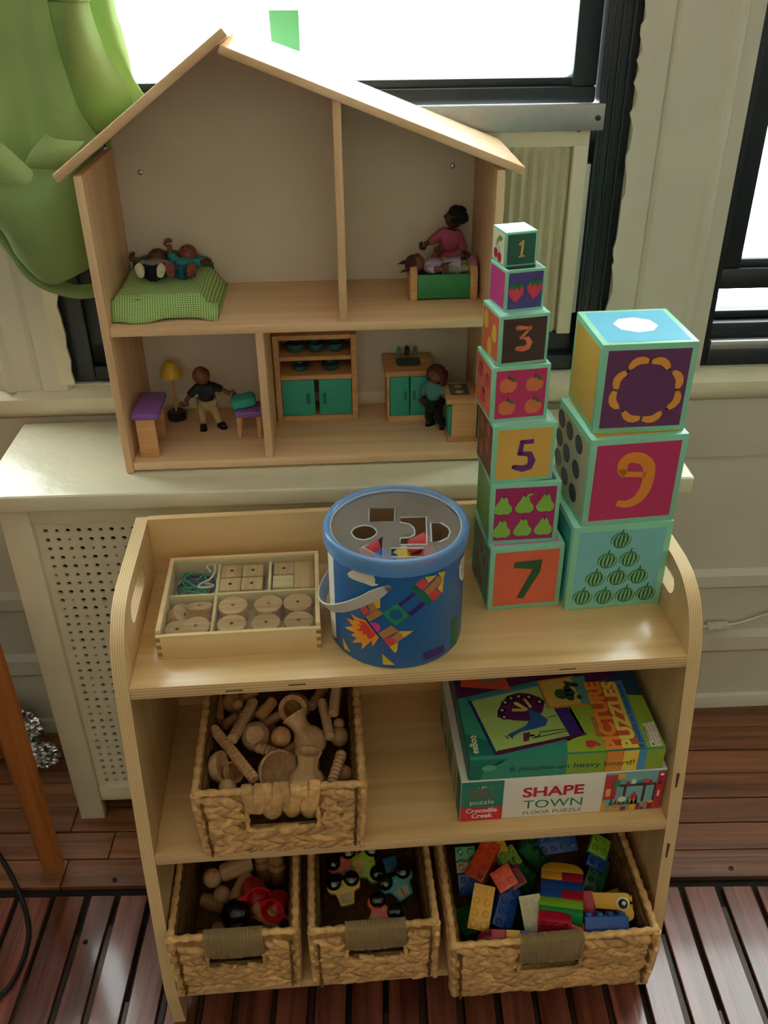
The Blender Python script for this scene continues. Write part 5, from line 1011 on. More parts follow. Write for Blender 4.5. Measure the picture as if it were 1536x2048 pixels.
# ------------------------------------------------------------------ woven baskets
strawm = plain('water_hyacinth_straw', 'cda169', .7, .26, 90, .5, 200, spec=.25, rndcol=.22)
strawm2 = plain('water_hyacinth_half_shade', 'a37d4a', .8, .3, 60, .6, 200, spec=.2)  # darker straw copy: crevice shade between strands put into the front lining
strawd = plain('water_hyacinth_shade', '76562f', .8, .3, 60, .6, 200, spec=.2)  # darkest straw copy: shade of the basket inside painted into its colour
jute = stripes('jute_twine_wrap', 'x', .0017, [(0, '77623f'), (.35, 'a88e62'), (.65, 'a88e62'), (1, '77623f')], .9)
def leafmesh(seed, L=.040, Wd=.0158, D=.0078):
    r = random.Random(seed); n, m = 7, 6; vs, fs = [], []
    bend = r.uniform(-.003, .003)
    for i in range(n+1):
        t = i/n; w_ = Wd/2*sin(pi*min(max(t, .04), .96))**.55*(1+r.uniform(-.08, .08)); x = (t-.5)*L; b = bend*(1-(2*t-1)**2)
        for j in range(m): a = 2*pi*j/m; vs.append((x, -D*.95*sin(a)*(.5+.5*sin(pi*t)) if sin(a) > 0 else -D*.4*sin(a), w_*cos(a)+b))
    for i in range(n):
        for j in range(m): fs.append((i*m+j, i*m+(j+1) % m, (i+1)*m+(j+1) % m, (i+1)*m+j))
    fs += [tuple(range(m)), tuple(n*m+j for j in range(m-1, -1, -1))]
    return MB().raw(vs, fs)
LEAF = [leafmesh(k) for k in range(4)]; LEAFM = [l.mesh('strand', [strawm], 80) for l in LEAF]
def basket(label, x0, x1, y0, y1, z, h, hole, wrap, splay=.006, hid=None):
    """hole: (centre, half width, z low, z high) in the front face"""
    cx = (x0+x1)/2; b = thing('woven_basket', label, 'basket', (cx, y0, z), 0, 'woven storage baskets'); W2 = (x1-x0)/2; D = y1-y0; r = random.Random(sum(map(ord, label)))
    fx = lambda u, t: u*(1+splay/W2*(t/h))
    hc, hw_, h0, h1 = hole
    mb = MB()
    th = .006
    for (a0, a1, c0, c1) in ((-W2-.0005, hc-hw_, .004, h), (hc+hw_, W2+.0005, .004, h), (hc-hw_, hc+hw_, .004, h0), (hc-hw_, hc+hw_, h1, h-.002)): mb.raw([(fx(a, c), y, c) for y in (.002, .002+th) for a, c in ((a0, c0), (a1, c0), (a1, c1), (a0, c1))], [(0, 1, 2, 3), (7, 6, 5, 4), (0, 4, 5, 1), (1, 5, 6, 2), (2, 6, 7, 3), (3, 7, 4, 0)])
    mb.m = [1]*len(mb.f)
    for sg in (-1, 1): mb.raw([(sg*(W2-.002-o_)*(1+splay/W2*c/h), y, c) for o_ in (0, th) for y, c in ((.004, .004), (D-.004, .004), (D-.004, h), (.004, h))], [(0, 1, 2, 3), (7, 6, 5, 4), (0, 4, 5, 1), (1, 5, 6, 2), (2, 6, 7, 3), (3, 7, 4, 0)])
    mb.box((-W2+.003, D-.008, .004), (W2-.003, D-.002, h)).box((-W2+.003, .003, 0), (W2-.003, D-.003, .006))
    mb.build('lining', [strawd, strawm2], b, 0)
    rowp, sp = .0132, .0225; nr = int((h-.010)/rowp); k = 0
    for i in range(nr):
        zc = .0075+i*rowp+rowp*.35; sgn = 1 if i % 2 else -1; nc = int(2*W2/sp)+1
        for j in range(nc):
            u = -W2+.018+(2*W2-.036)*j/(nc-1)+(.25 if i % 2 else -.25)*sp*.6*(0 < j < nc-1); zj = zc+r.uniform(-.0012, .0012)
            near = h0-.005 < zj and abs(u-hc) < hw_+.020
            if near and abs(u-hc) < hw_+.002: continue
            sx_ = .95 if j in (0, nc-1) else r.uniform(.95, 1.12)
            if near: u = hc+(1 if u > hc else -1)*(hw_+.0155); sx_ = .75
            o = link('strand', LEAFM[r.randrange(4)], b, (fx(u, zj), .0012, zj), (0, radians(sgn*27+r.uniform(-9, 9)), r.uniform(-.12, .12)))
            o.scale = (sx_, 1, r.uniform(.92, 1.12)); k += 1
    mb = MB(); mi = MB()
    for sg in (-1, 1):
        for i in range(nr):
            zc = .0075+i*rowp+rowp*.35; n_ = int(D/.026)
            for j in range(n_):
                y = .012+(D-.024)*j/(n_-1); lf = LEAF[r.randrange(4)]; xx = sg*(W2+.0002)*(1+splay/W2*zc/h)
                mb.raw(lf.v, lf.f, 0, Matrix.Translation((xx, y, zc)) @ Matrix.Rotation(radians(90*sg), 4, 'Z') @ Matrix.Rotation(radians((23 if i % 2 else -23)+r.uniform(-6, 6)), 4, 'Y'))
                xi = sg*(W2-.0082)*(1+splay/W2*zc/h)
                mi.raw(lf.v, lf.f, 0, Matrix.Translation((xi, y, zc)) @ Matrix.Rotation(radians(-90*sg), 4, 'Z') @ Matrix.Rotation(radians((8 if i % 2 else -8)+r.uniform(-6, 6)), 4, 'Y') @ Matrix.Diagonal((1.1, .55, 1, 1)))
    o = mb.build('side_weave', strawm, b, 80); o['kind'] = 'stuff'
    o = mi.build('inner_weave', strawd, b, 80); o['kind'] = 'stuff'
    for sg in (-1, 1): MB().tube([(sg*(W2-.0005)*(1+splay/W2*c/h), .003, c) for c in (.002, h*.3, h*.65, h)], [.006, .0067, .0058, .0064], 8).build('corner_post', strawm, b, 80)
    # bound rim: a core rope with slanting wraps
    c_ = [(-fx(W2-.001, h), .004, h), (fx(W2-.001, h), .004, h), (fx(W2-.001, h), D-.006, h), (-fx(W2-.001, h), D-.006, h)]
    P_ = []
    for i in range(4):
        a, e = Vector(c_[i]), Vector(c_[(i+1) % 4]); n_ = max(4, int((e-a).length/.006)); P_ += [a.lerp(e, q/n_)+Vector((0, 0, r.uniform(-.0008, .0008))) for q in range(n_)]
    rad = [.0052+.0011*sin(i*2.1)+r.uniform(-.0003, .0003) for i in range(len(P_))]
    MB().tube(P_, rad, 7, 0, True).build('rim', strawm, b, 80)
    # bound edge of the hand hole, wrapped grip above it
    if wrap == 'jute':
        mb = MB(); n_ = 30
        for q in range(n_):
            u = hc-hw_-.002+(q+.5)*(2*hw_+.004)/n_; d_ = (2*hw_+.004)/n_/2
            mb.box((u-d_, -.0042-r.uniform(0, .0007), h1-.002-r.uniform(0, .002)+.004*(abs(u-hc)/hw_)**4), (u+d_*.9, .0118, h+.0062+r.uniform(0, .0008)), 0, .0008, None, 1)
        o = mb.build('twine_grip', jute, b, 40); o['kind'] = 'stuff'
    else:
        for q in range(8):
            zc_ = (h1+h)/2; hz_ = (h-h1)/2+.006; wq = hw_/8+.0022
            mb = MB().box((-wq, -.0052-.0012*(q % 2), -hz_), (wq, .0115, hz_+r.uniform(0, .001)), 0, .0035, None, 2)
            mb.build('grip_wrap', strawm, b, 40, (fx(hc-hw_+(q+.5)*2*hw_/8, zc_), 0, zc_+.0005), (0, (.16 if q % 2 else -.10)+r.uniform(-.05, .05), 0))
        lf = LEAF[0]
    pts = [(hc-hw_, -.001, h1), (hc-hw_-.0015, -.001, (h0+h1)/2), (hc-hw_+.001, -.001, h0), (hc-hw_*.4, -.0015, h0-.001), (hc+hw_*.4, -.0015, h0), (hc+hw_-.001, -.001, h0+.001), (hc+hw_+.0015, -.001, (h0+h1)/2), (hc+hw_, -.001, h1)]
    P_ = fine(pts, 4); MB().tube(P_, [.0034+.0009*sin(i*1.9) for i in range(len(P_))], 7).build('hole_binding', strawm, b, 80)
    return b
basket('woven basket of turned wooden toys on the middle shelf', .074, .284, -.046, .215, Z2+.0006, .1185, (.002, .046, .047, .087), 'straw')
basket('small woven basket with red toys on the lower shelf by the side panel', .009, .183, -.079, .235, Z3+.0006, .128, (0, .040, .058, .087), 'jute', .003)
basket('small woven basket of toy cars in the middle of the lower shelf', .2095, .387, -.0825, .235, Z3+.0006, .128, (.002, .042, .058, .087), 'jute', .002)
basket('large woven basket of colourful toy bricks on the lower shelf', .413, .700, -.117, .235, Z3+.0006, .120, (-.006, .044, .053, .076), 'jute', .004)

# ------------------------------------------------------------------ turned wooden toys
tw = wood('turned_maple', 'd9b385', 'c0935f', 'z', 1.6, .5, .08, 0, .1); two = wood('turned_maple_warm', 'cf9f68', 'b37f48', 'z', 1.6, .5, .08, 0, .1)
G1 = 'turned wooden toys in the middle shelf basket'
def peg(a, b, r, grooves, lb, name='threaded_peg', m=tw):
    a, b = Vector(a), Vector(b); L = (b-a).length; pr = [(0, 0), (r*.8, .0005), (r, .003)]
    if grooves:
        n_ = int(L/.0068); 
        for k in range(n_):
            z_ = .004+(L-.008)*k/n_; d_ = (L-.008)/n_; pr += [(r, z_+.0004), (r, z_+d_*.68), (r*.70, z_+d_*.74), (r*.70, z_+d_*.93)]
    pr += [(r, L-.003), (r*.8, L-.0005), (0, L)]
    o = MB().lathe(pr, 18, 0).build(name, m, None, 30); o.matrix_world = align(a, b); return tag(o, lb, 'wooden toy', G1)
def lth(name, pr, c, axis, lb, m=tw, n=26):
    o = MB().lathe(pr, n, 0).build(name, m, None, 40); o.matrix_world = align(Vector(c), Vector(c)+Vector(axis)); return tag(o, lb, 'wooden toy', G1)
def wball(c, r, lb, m=tw, name='wooden_ball'): return lth(name, [(r*sin(pi*k/12), -r*cos(pi*k/12)) for k in range(13)], c, (.3, .5, 1), lb, m)
def sh_(q, dz=0, dy=0): return (q[0], q[1]+dy, q[2]+dz)
peg(sh_(B1['peg1'][0], -.012), sh_(B1['peg1'][1], .0), .0082, True, 'grooved peg standing up toward the back left of the wooden toys')
peg(B1['peg2'][0], sh_(B1['peg2'][1], -.006), .0078, True, 'long grooved peg slanting from the left rim down to the wooden bowl')
peg(B1['peg3'][0], sh_(B1['peg3'][1], -.008), .0078, True, 'grooved peg tucked behind the big wooden bowl')
peg(sh_(B1['peg4'][0], 0), sh_(B1['peg4'][1], -.006), .0078, True, 'grooved peg leaning at the right front of the basket rim')
peg(B1['peg5'][0], B1['peg5'][1], .0078, True, 'grooved peg at the back beside the right basket wall')
peg(sh_(B1['dow1'][0]), sh_(B1['dow1'][1], .012), .0082, False, 'smooth round rod pointing its end forward at the right back', 'wooden_rod')
peg(B1['dow2'][0], B1['dow2'][1], .0075, False, 'long smooth rod beside the ball-bodied jar', 'wooden_rod')
peg(B1['dow3'][0], B1['dow3'][1], .009, False, 'dark smooth rod along the left basket wall', 'wooden_rod', two)
peg(B1['dow4'][0], sh_(B1['dow4'][1], .008), .0085, False, 'short warm orange rod behind the ball', 'wooden_rod', two)
peg(B1['dow5'][0], B1['dow5'][1], .0075, False, 'rod lying under the crossed grooved pegs', 'wooden_rod', two)
wball(B1['ball1'][0], .0148, 'smooth wooden ball in the centre of the basket', two)
wball(B1['ball4'][0], .0145, 'pale ball at the right wall under the smooth rod'); wball(B1['ball5'][0], .0085, 'small bead-like ball at the right wall above the pale ball')
wball(B1['egg'][0], .0125, 'wooden egg just behind the front rim at the left', tw, 'wooden_egg'); wball(B1['ball6'][0], .0125, 'dim ball behind the right grooved peg', two)
wball(B1['ball7'][0], .0085, 'small ball at the back left beside the upright peg'); wball(B1['ball8'][0], .016, 'shadowed ball at the back left wall', two)
C_ = Vector(CAM_LOC); tocam = lambda q: (C_-Vector(q)).normalized()
q = Vector(B1['ball2'][0]); t_ = tocam(q); r = .0215
lth('wooden_ball', [(0, -r)]+[(r*sin(pi*k/12), -r*cos(pi*k/12)) for k in range(1, 9)]+[(.0125, .0165), (0, .0165)], q, t_+Vector((-.1, 0, .3)), 'big ball with a flat cut face left of the centre ball')
lth('wooden_dish', [(0, -.006), (.017, -.006), (.0215, .001), (.022, .008), (.0195, .008), (.016, .0), (0, -.002)], sh_(B1['ring1'][0], -.004), (.95, -.15, .25), 'shallow dish standing on edge at the left rim')
lth('wooden_cup', [(0, -.012), (.013, -.012), (.0155, .012), (.0135, .012), (.0115, -.009), (0, -.009)], B1['cup'][0], tocam(B1['cup'][0])+Vector((.4, .2, 0)), 'small dark-mouthed cup between the dish and the long peg', two)
q = Vector(B1['bowl'][0])+Vector((-.006, .006, -.004)); lth('wooden_bowl', [(0, -.016), (.013, -.0155), (.025, -.006), (.0305, .008), (.031, .012), (.028, .012), (.0235, -.002), (.012, -.010), (0, -.011)], q, tocam(q)*.8+Vector((.55, -.1, .1)), 'large wooden bowl tipped open toward the front', tw, 32)
vase = lambda s_, lip: [(0, -.022*s_), (.013*s_, -.0215*s_), (.021*s_, -.013*s_), (.0235*s_, -.001*s_), (.020*s_, .010*s_), (.0135*s_, .0165*s_), (.0125*s_, .024*s_), (.0145*s_, .034*s_), (.0165*s_*lip, .0405*s_), (.0135*s_, .0405*s_), (.0105*s_, .030*s_), (.009*s_, .015*s_), (0, .008*s_)]
q = Vector(B1['vase1'][0]); t_ = tocam(q); lth('wooden_vase', vase(1.0, 1.25), q-t_*.036+Vector((.002, 0, 0)), t_+Vector((-.08, 0, -.05)), 'wooden vase facing its open mouth to the viewer at the back', two, 32)
q = Vector(B1['jar2'][0]); lth('wooden_vase', vase(1.05, 1.1), q+Vector((0, 0, -.008)), (-.55, .75, .55), 'round-bellied jar lying with its neck under the facing vase', tw, 32)
q = Vector(B1['vase3'][0]); lth('wooden_vase', vase(1.08, 1.05), q+Vector((-.002, .006, -.012)), (.12, .35, .95), 'upright wooden vase at the front rim with a flared lip', tw, 32)
for x, y, z_, rr, lb, mm in ((.165, -.0335, .045, .0145, 'pale ball seen through the basket grip hole', tw), (.192, -.032, .040, .012, 'darker ball second in the grip hole', two), (.217, -.030, .038, .0150, 'ball end at the right of the grip hole', tw)): wball((x, y+.014, Z2+.0105+z_), rr, lb, mm)
lth('wooden_dish', [(0, -.004), (.014, -.004), (.018, .003), (.016, .003), (0, 0)], (.208, -.010, Z2+.074), (.1, -.2, 1), 'little dish above the balls in the grip hole')
rf = random.Random(21)
for k in range(16):
    x, y = .105+.150*((k*7) % 13)/12, -.012+.185*((k*5) % 11)/10; z_ = Z2+.028+.020*(k % 3)
    if y < .012: continue
    (wball((x, y, z_), rf.uniform(.011, .016), 'wooden ball buried under the turned toys in the basket', two) if k % 2 else peg((x-.022, y, z_), (x+.02, y+.02, z_+.01), .0078, False, 'wooden rod buried under the turned toys in the basket', 'wooden_rod', two))

# ------------------------------------------------------------------ first small basket: wooden figures, red pieces, black ball
G2 = 'toys in the basket of red pieces'; redp = plain('glossy_red_plastic', 'cc1526', .28, .03, 20, spec=.5)
def put(o, lb, cat='toy', g=G2): return tag(o, lb, cat, g)
def free(mb, name, m, M_, lb, cat='toy', g=G2, sm=40):
    o = mb.build(name, m, None, sm); o.matrix_world = M_; return tag(o, lb, cat, g)
q = Vector(BA['head1']); e = Vector(BA['head2']); bo = Vector(BA['body1'])
free(MB().ball((0, 0, 0), .0155, 18), 'wooden_ball', tw, Matrix.Translation(q), 'larger dim wooden ball at the left of the red toys')
free(MB().ball((0, 0, 0), .0135, 18), 'wooden_ball', tw, Matrix.Translation(e), 'smaller wooden ball in front of the larger dim one')
free(MB().lathe([(0, 0), (.012, .001), (.0145, .006), (.0155, .045), (.012, .052), (0, .053)], 20), 'wooden_peg_figure', tw, align(bo+Vector((-.024, -.004, 0)), bo+Vector((.03, .012, .004))), 'stubby wooden peg lying behind the red toys')
free(MB().lathe([(0, 0), (.010, .001), (.012, .004), (.012, .048), (0, .05)], 20), 'wooden_rod', tw, align(Vector(BA['cyl'])+Vector((.012, .025, 0)), Vector(BA['cyl'])+Vector((-.012, -.025, -.01))), 'wooden rod under the left red piece', 'toy')
for nm, r_, lb in (('red1', .1, 'large red plastic tub-shaped toy in the small basket'), ('red2', -.5, 'smaller red plastic toy piece against the right basket wall')):
    s_ = 1 if nm == 'red1' else .85
    o = thing('red_toy_jug', lb, 'toy', BA[nm], 0, G2); q = Vector(BA[nm])-Vector((0, 0, .014)); o.matrix_world = Matrix.Translation(q) @ Euler((radians(62), radians(20), r_)).to_matrix().to_4x4()
    MB().lathe([(0, -.022*s_), (.017*s_, -.022*s_), (.0195*s_, -.018*s_), (.0195*s_, .010*s_), (.022*s_, .018*s_), (.0225*s_, .024*s_), (.020*s_, .024*s_), (.0175*s_, .0), (0, -.012*s_)], 28).build('cup', redp, o)
    MB().tube(fine([(.018*s_, 0, .016*s_), (.031*s_, 0, .012*s_), (.031*s_, 0, -.008*s_), (.018*s_, 0, -.013*s_)], 5), .0042*s_, 8).build('handle', redp, o, 60)
    MB().prism([(-.010*s_, -.002), (.010*s_, -.002), (0, .013*s_)], .018*s_, .023*s_, 'z', mat=TR((-.019*s_, 0, 0), (0, 0, pi/2)), bev=.001).build('spout', redp, o)
q = Vector(BA['black'])-Vector((0, 0, .006))
o = thing('black_toy_pot', 'glossy black rounded toy pot in front of the red pieces', 'toy', q, 0, G2); o.matrix_world = Matrix.Translation(q) @ Euler((.4, -.7, .2)).to_matrix().to_4x4()
MB().lathe([(0, -.020), (.014, -.0195), (.022, -.012), (.0245, 0), (.022, .012), (.014, .0195), (.006, .022), (0, .022)], 28).build('body', plain('glossy_black_plastic', '0d0f12', .18, spec=.6), o, 60)
MB().tube(fine([(.0, -.022, -.006), (.0, -.042, 0), (.0, -.052, .004)], 4), .0062, 10).build('handle', plain('glossy_black_plastic', '0d0f12', .18), o, 60)
q = Vector(BA['wood']); free(MB().lathe([(0, 0), (.012, .001), (.0145, .006), (.0105, .05), (0, .052)], 20), 'wooden_peg_figure', two, align(q+Vector((-.024, .014, .004)), q+Vector((.02, -.012, -.01))), 'wooden peg slanting under the smaller red piece')
for nm, lb in (('top1', 'wooden peg standing at the basket back beside the red toy'), ('top2', 'round-headed wooden peg at the back right corner of the small basket')):
    q = Vector(BA[nm]); free(MB().lathe([(0, -.03), (.012, -.03), (.0135, .0), (.008, .006), (.012, .012), (.013, .02), (.009, .029), (0, .031)], 20), 'wooden_peg_figure', two, Matrix.Translation(q), lb)
for k in range(5):
    q = (.035+.035*(k % 4)+.01*(k//4), -.02+.075*(k//4)+.02*(k % 2), Z3+.024); free(MB().lathe([(0, -.022), (.012, -.02), (.014, .0), (.010, .018), (0, .022)], 18), 'wooden_peg_figure', two, Matrix.Translation(q) @ Euler((1.4, .2, k*1.1)).to_matrix().to_4x4(), 'wooden peg lying on the floor of the small basket under the red toys')

# ------------------------------------------------------------------ toy cars
G3 = 'toy cars in the middle lower basket'; tyre = plain('black_shiny_wheel', '08090b', .12, .05, spec=.8); win = plain('car_window_tan', 'b09a72', .5, .05); dark = plain('car_seam_dark', '1a1a18', .6)
def car(lb, w1_, w2_, body, h, roofh, style=0, h2=None):
    a, b, c = Vector(w1_), Vector(w2_), Vector(body); mid = (a+b)/2; Zv = (tocam(mid)*.8+Vector((0, 0, .25))).normalized(); X = b-a; X = (X-Zv*X.dot(Zv)).normalized(); Y = Zv.cross(X)
    if Y.dot(c-mid) < 0: X = -X; Y = -Y
    M_ = Matrix((X, Y, Zv)).transposed().to_4x4(); M_.translation = mid-Zv*.014; wb = (b-a).length/2
    o = link('toy_car', None); o.matrix_world = M_; tag(o, lb, 'toy car', G3)
    e = wb+.011
    pr = [(-e, -.004), (e, -.004), (e+.002, .004), (e-.001, .012), (wb*1.0, .0145), (wb*.72, .0145+roofh), (-wb*.84, .0145+roofh), (-wb*1.12, .0145), (-e, .012), (-e-.002, .003)]
    bm_ = plain('car_'+h, h, .35, .04, spec=.5)
    MB().prism(pr, -.011, .011, 'z', bev=.0028).build('body', bm_, o)
    wp = [(-wb*.72, .0165), (wb*.62, .0165), (wb*.48, .0115+roofh), (-wb*.58, .0115+roofh)]
    mb = MB().prism(wp, .0108, .0122, 'z')
    wd = mb.build('window', win if style != 2 else plain('car_side_grain', 'c89a58', .5, .15, 200), o)
    if style: MB().box((-.0006, .0165, .012), (.0006, .0118+roofh, .0126)).build('window_post', dark if style == 1 else bm_, wd, 0)
    if h2: MB().prism([(-e+.004, -.002), (e-.004, -.002), (e-.004, .004), (-e+.004, .004)], .0105, .0118, 'z').build('sill_stripe', plain('car_'+h2, h2, .4), o)
    for s_ in (-1, 1):
        for zz in (.0095, -.0165):
            w_ = MB().lathe([(.0, 0), (.0108, .0), (.0122, .002), (.0118, .0055), (.008, .0085), (0, .0095)] if zz > 0 else [(.0, 0), (.011, 0), (.012, .003), (.011, .006), (0, .007)], 24, 0, TR((s_*wb, -.003, zz))).build('wheel', tyre, o, 60)
    MB().ball((0, .004, .0115), .0022, 8, 0, (1, 1, .4)).build('badge', win, o, 60)
    return o
car('yellow toy car lying on its side at the left of the car basket', BB['yw1'], BB['yw2'], BB['yel'], 'd0ac34', .019, 0)
car('red toy car closest to the front rim of the car basket', BB['rw1'], BB['rw2'], BB['red1'], 'd8543a', .017, 0)
car('teal toy car with a split window at the right of the car basket', BB['tw1'], BB['tw2'], (BB['teal'][0]+.006, BB['teal'][1]-.006, BB['teal'][2]), '3a8f8c', .019, 1)
car('lime toy car with a wooden back in the middle of the car basket', BB['gw1'], BB['gw2'], BB['grn'], '9ab838', .020, 2)
car('red toy car behind the yellow one in the car basket', BB['r2w1'], BB['r2w2'], BB['red2'], 'c84a34', .018, 0)
o = thing('toy_truck', 'blue toy lorry standing on end at the back of the car basket', 'toy car', Vector(BB['blue'])-Vector((0, 0, .03)), 0, G3); o.rotation_euler = (.5, 0, .25)
MB().box((-.012, -.012, -.03), (.012, .012, .034), 0, .002).build('body', plain('car_blue', '1f6a8e', .35), o); MB().box((-.010, -.014, -.026), (.010, -.0115, -.008), 0, .0005).build('window', win, o)
for x in (-.014, .014):
    for z_ in (-.018, .02): MB().lathe([(0, 0), (.009, 0), (.0095, .003), (.006, .006), (0, .007)], 18, 0, TR((x-.001*(x > 0)-.002, -.006, z_), (0, pi/2 if x > 0 else -pi/2, 0))).build('wheel', tyre, o, 60)
# ------------------------------------------------------------------ toy bricks
G4 = 'toy bricks in the large basket'; PB = .0159; BH = .0192
def brickm(nx, ny, hh=1.0, curve=False):
    mb = MB(); lx, ly, H_ = nx*PB, ny*PB, BH*hh
    if curve:
        r_ = lx*.5; pr = [(-lx/2, 0), (lx/2, 0)]+[(lx/2-r_+r_*cos(radians(a)), H_-r_*.9+r_*.9*sin(radians(a))) for a in range(0, 91, 15)]+[(-lx/2, H_)]
        mb.prism(pr, -ly/2, ly/2, 'y', bev=.0008)
    else: mb.box((-lx/2, -ly/2, 0), (lx/2, ly/2, H_), 0, .0008)
    for i in range(nx if not curve else 1):
        for j in range(ny): mb.lathe([(.0047, H_-.0005), (.0047, H_+.0040), (.0043, H_+.0045), (.0033, H_+.0045), (.0033, H_+.002), (0, H_+.002)], 14, 0, Matrix.Translation((-lx/2+PB*(i+.5), -ly/2+PB*(j+.5), 0)))
    return mb
_bm = {}
BCOL = dict(red='b01830', orange='e0552a', yellow='dca52c', blue='1c4a96', green='1f8a44', lime='7fae30', white='cfc39c', tan='a08450', dgreen='256238', darkred='7a1424')
def bmat(c): return plain('brick_'+c, BCOL[c], .3, .03, 20, spec=.5)
def brick(c, nx, ny, M_, lb, hh=1.0, curve=False, parent=None):
    k = (c, nx, ny, hh, curve)
    if k not in _bm: _bm[k] = brickm(nx, ny, hh, curve).mesh('toy_brick', [bmat(c)], 28)
    o = link('brick' if parent else 'toy_brick', _bm[k], parent); o.matrix_basis = M_
    if not parent: tag(o, lb, 'toy brick', G4)
    return o
def frame(o_, x, zdir):
    Zv = Vector(zdir).normalized(); X = Vector(x); X = (X-Zv*X.dot(Zv)).normalized(); Y = Zv.cross(X); M_ = Matrix((X, Y, Zv)).transposed().to_4x4(); M_.translation = o_; return M_
B_ = {k: Vector(v) for k, v in BCc.items()}
# the tall stack clipped together, lying back in the basket
bot = Vector((.566, -.0955, .2345)); topp = Vector((.6065, .040, .2005)); ax = (topp-bot).normalized()
toc = tocam(bot); side = ax.cross(toc).normalized(); side = -side if side.x < 0 else side; nrm = side.cross(ax); nrm = nrm if nrm.dot(toc) > 0 else -nrm
S_ = link('brick_stack', None); S_.matrix_world = frame(bot-nrm*.014, side, ax); tag(S_, 'tall striped stack of toy bricks with a rounded yellow top lying on the others', 'toy bricks', G4)
z_ = 0.0; hS = .92
for c, parts_ in enumerate(([('red', -1, 3, 1)], [('green', 0, 4, .5)], [('lime', 0, 4, 1)], [('blue', -1, 2, 1), ('red', 1, 2, 1)], [('blue', 0, 4, 1)], [('yellow', -1, 2, 1), ('red', 1, 2, 1)], [('yellow', 0, 4, 1.1)])):
    H_ = parts_[0][3]*BH
    for col, off, n_, _h in parts_:
        x_ = 0 if off == 0 else (off*PB*(1.0 if n_ == 2 else .5))
        if c == 6:
            r_ = .022; lx = 4*PB; pr = [(-lx/2, 0), (lx/2, 0), (lx/2, .004)]+[(lx/2-r_+r_*cos(radians(a)), .021-.0175+.0175*sin(radians(a))) for a in range(15, 91, 15)]+[(-lx/2+r_+r_*cos(radians(a)), .0035+.0175*sin(radians(a))) for a in range(90, 166, 15)]+[(-lx/2, .004)]
            MB().prism(pr, -PB, PB, 'y', bev=.0008).build('brick', bmat('yellow'), S_, 28, (0, 0, z_))
        elif c == 0:
            lx = 3*PB; mb = MB().prism([(-lx/2, 0), (lx/2, 0), (lx/2, .006)]+[(lx/2-.014+.014*cos(radians(a)), .006+.0132*sin(radians(a))) for a in range(15, 91, 15)]+[(-lx/2, .0192)], -PB, PB, 'y', bev=.0008, mat=Matrix.Diagonal((1, 1, 1, 1)))
            mb.build('brick', bmat('red'), S_, 28, (x_, 0, z_))
            mb = MB()
            for i in range(3):
                for j in range(2): mb.lathe([(.0047, 0), (.0047, -.0042), (.0040, -.0046), (0, -.0046)], 14, 0, Matrix.Translation((-lx/2+PB*(i+.5), -PB/2+PB*j, .0005)))
            mb.build('studs', bmat('darkred'), S_, 28, (x_, 0, z_))
        else: brick(col, n_, 2, Matrix.Translation((x_, 0, z_)), '', _h, False, S_)
    z_ += H_
up_ = Vector((0, -.25, 1))
def lay(c, nx, ny, q, x, zd, lb, hh=1.0, dz=0): return brick(c, nx, ny, frame(Vector(q)+Vector(zd).normalized()*(-BH*hh+.002+dz), x, zd), lb, hh)
ya, yb_ = B_['yb1'], B_['yb2']; lay('yellow', 4, 2, (ya+yb_)/2, ya-yb_, tocam(ya), 'orange-yellow brick lying lengthways at the left of the large basket')
wa, wb_ = B_['wb1'], B_['wb2']; lay('white', 4, 2, (wa+wb_)/2+Vector((-.004, 0, -.004)), wa-wb_, tocam(wa), 'cream white brick left of the striped stack')
lay('orange', 2, 2, B_['or1']+Vector((-.004, 0, .002)), (.9, .45, 0), (-.28, -.55, .8), 'bright orange brick tilted with four studs showing')
lay('darkred', 2, 2, B_['or1']+Vector((.014, .012, -.016)), (.9, .45, 0), (-.28, -.55, .8), 'dark red brick clipped behind the orange one')
lay('orange', 2, 4, B_['org']+Vector((0, 0, -.004)), (.8, -.5, -.2), (-.3, -.3, .9), 'longer orange brick behind the bright orange one')
lay('yellow', 2, 2, B_['yel']+Vector((.002, 0, 0)), (.9, .3, 0), (.1, -.5, .85), 'yellow brick with four studs near the shelf above the basket')
lay('lime', 2, 2, B_['lime2']+Vector((0, 0, -.004)), (.85, .4, .2), (.2, -.5, .8), 'lime brick with studs between the yellow and orange bricks')
lay('green', 2, 2, B_['grn'], (1, 0, 0), (0, -.75, .65), 'green brick at the left basket wall')
lay('tan', 2, 2, B_['grn']+Vector((0, -.018, -.014)), (1, 0, 0), (0, -.75, .65), 'tan brick under the green brick at the left wall', .6)
lay('blue', 2, 2, B_['grn']+Vector((0, -.036, -.020)), (1, 0, 0), (0, -.75, .65), 'dark blue brick below the tan one at the left wall')
lay('blue', 2, 4, B_['blueM'], (.9, -.4, -.1), (.3, -.5, .8), 'dark blue brick between the yellow and cream bricks')
lay('green', 2, 4, B_['darkg']+Vector((-.004, .03, -.012)), (.35, .9, .1), (.65, -.3, .7), 'long green plate leaning behind the striped stack', 1.0)
lay('dgreen', 2, 4, B_['greenL']+Vector((.012, .012, .0)), (.3, .95, 0), (.75, -.1, .65), 'dark green brick at the back left of the striped stack')
lay('blue', 4, 2, B_['blueT'], (1, .1, 0), (0, -.6, .8), 'blue brick under the shelf behind the striped stack')
lay('lime', 2, 2, B_['limeTR'], (.8, -.5, 0), (.2, -.5, .85), 'lime brick at the back right of the large basket', .6)
lay('blue', 2, 2, B_['limeTR']+Vector((-.006, -.014, -.014)), (.8, -.5, 0), (.2, -.5, .85), 'blue brick beneath the lime brick at the back right')
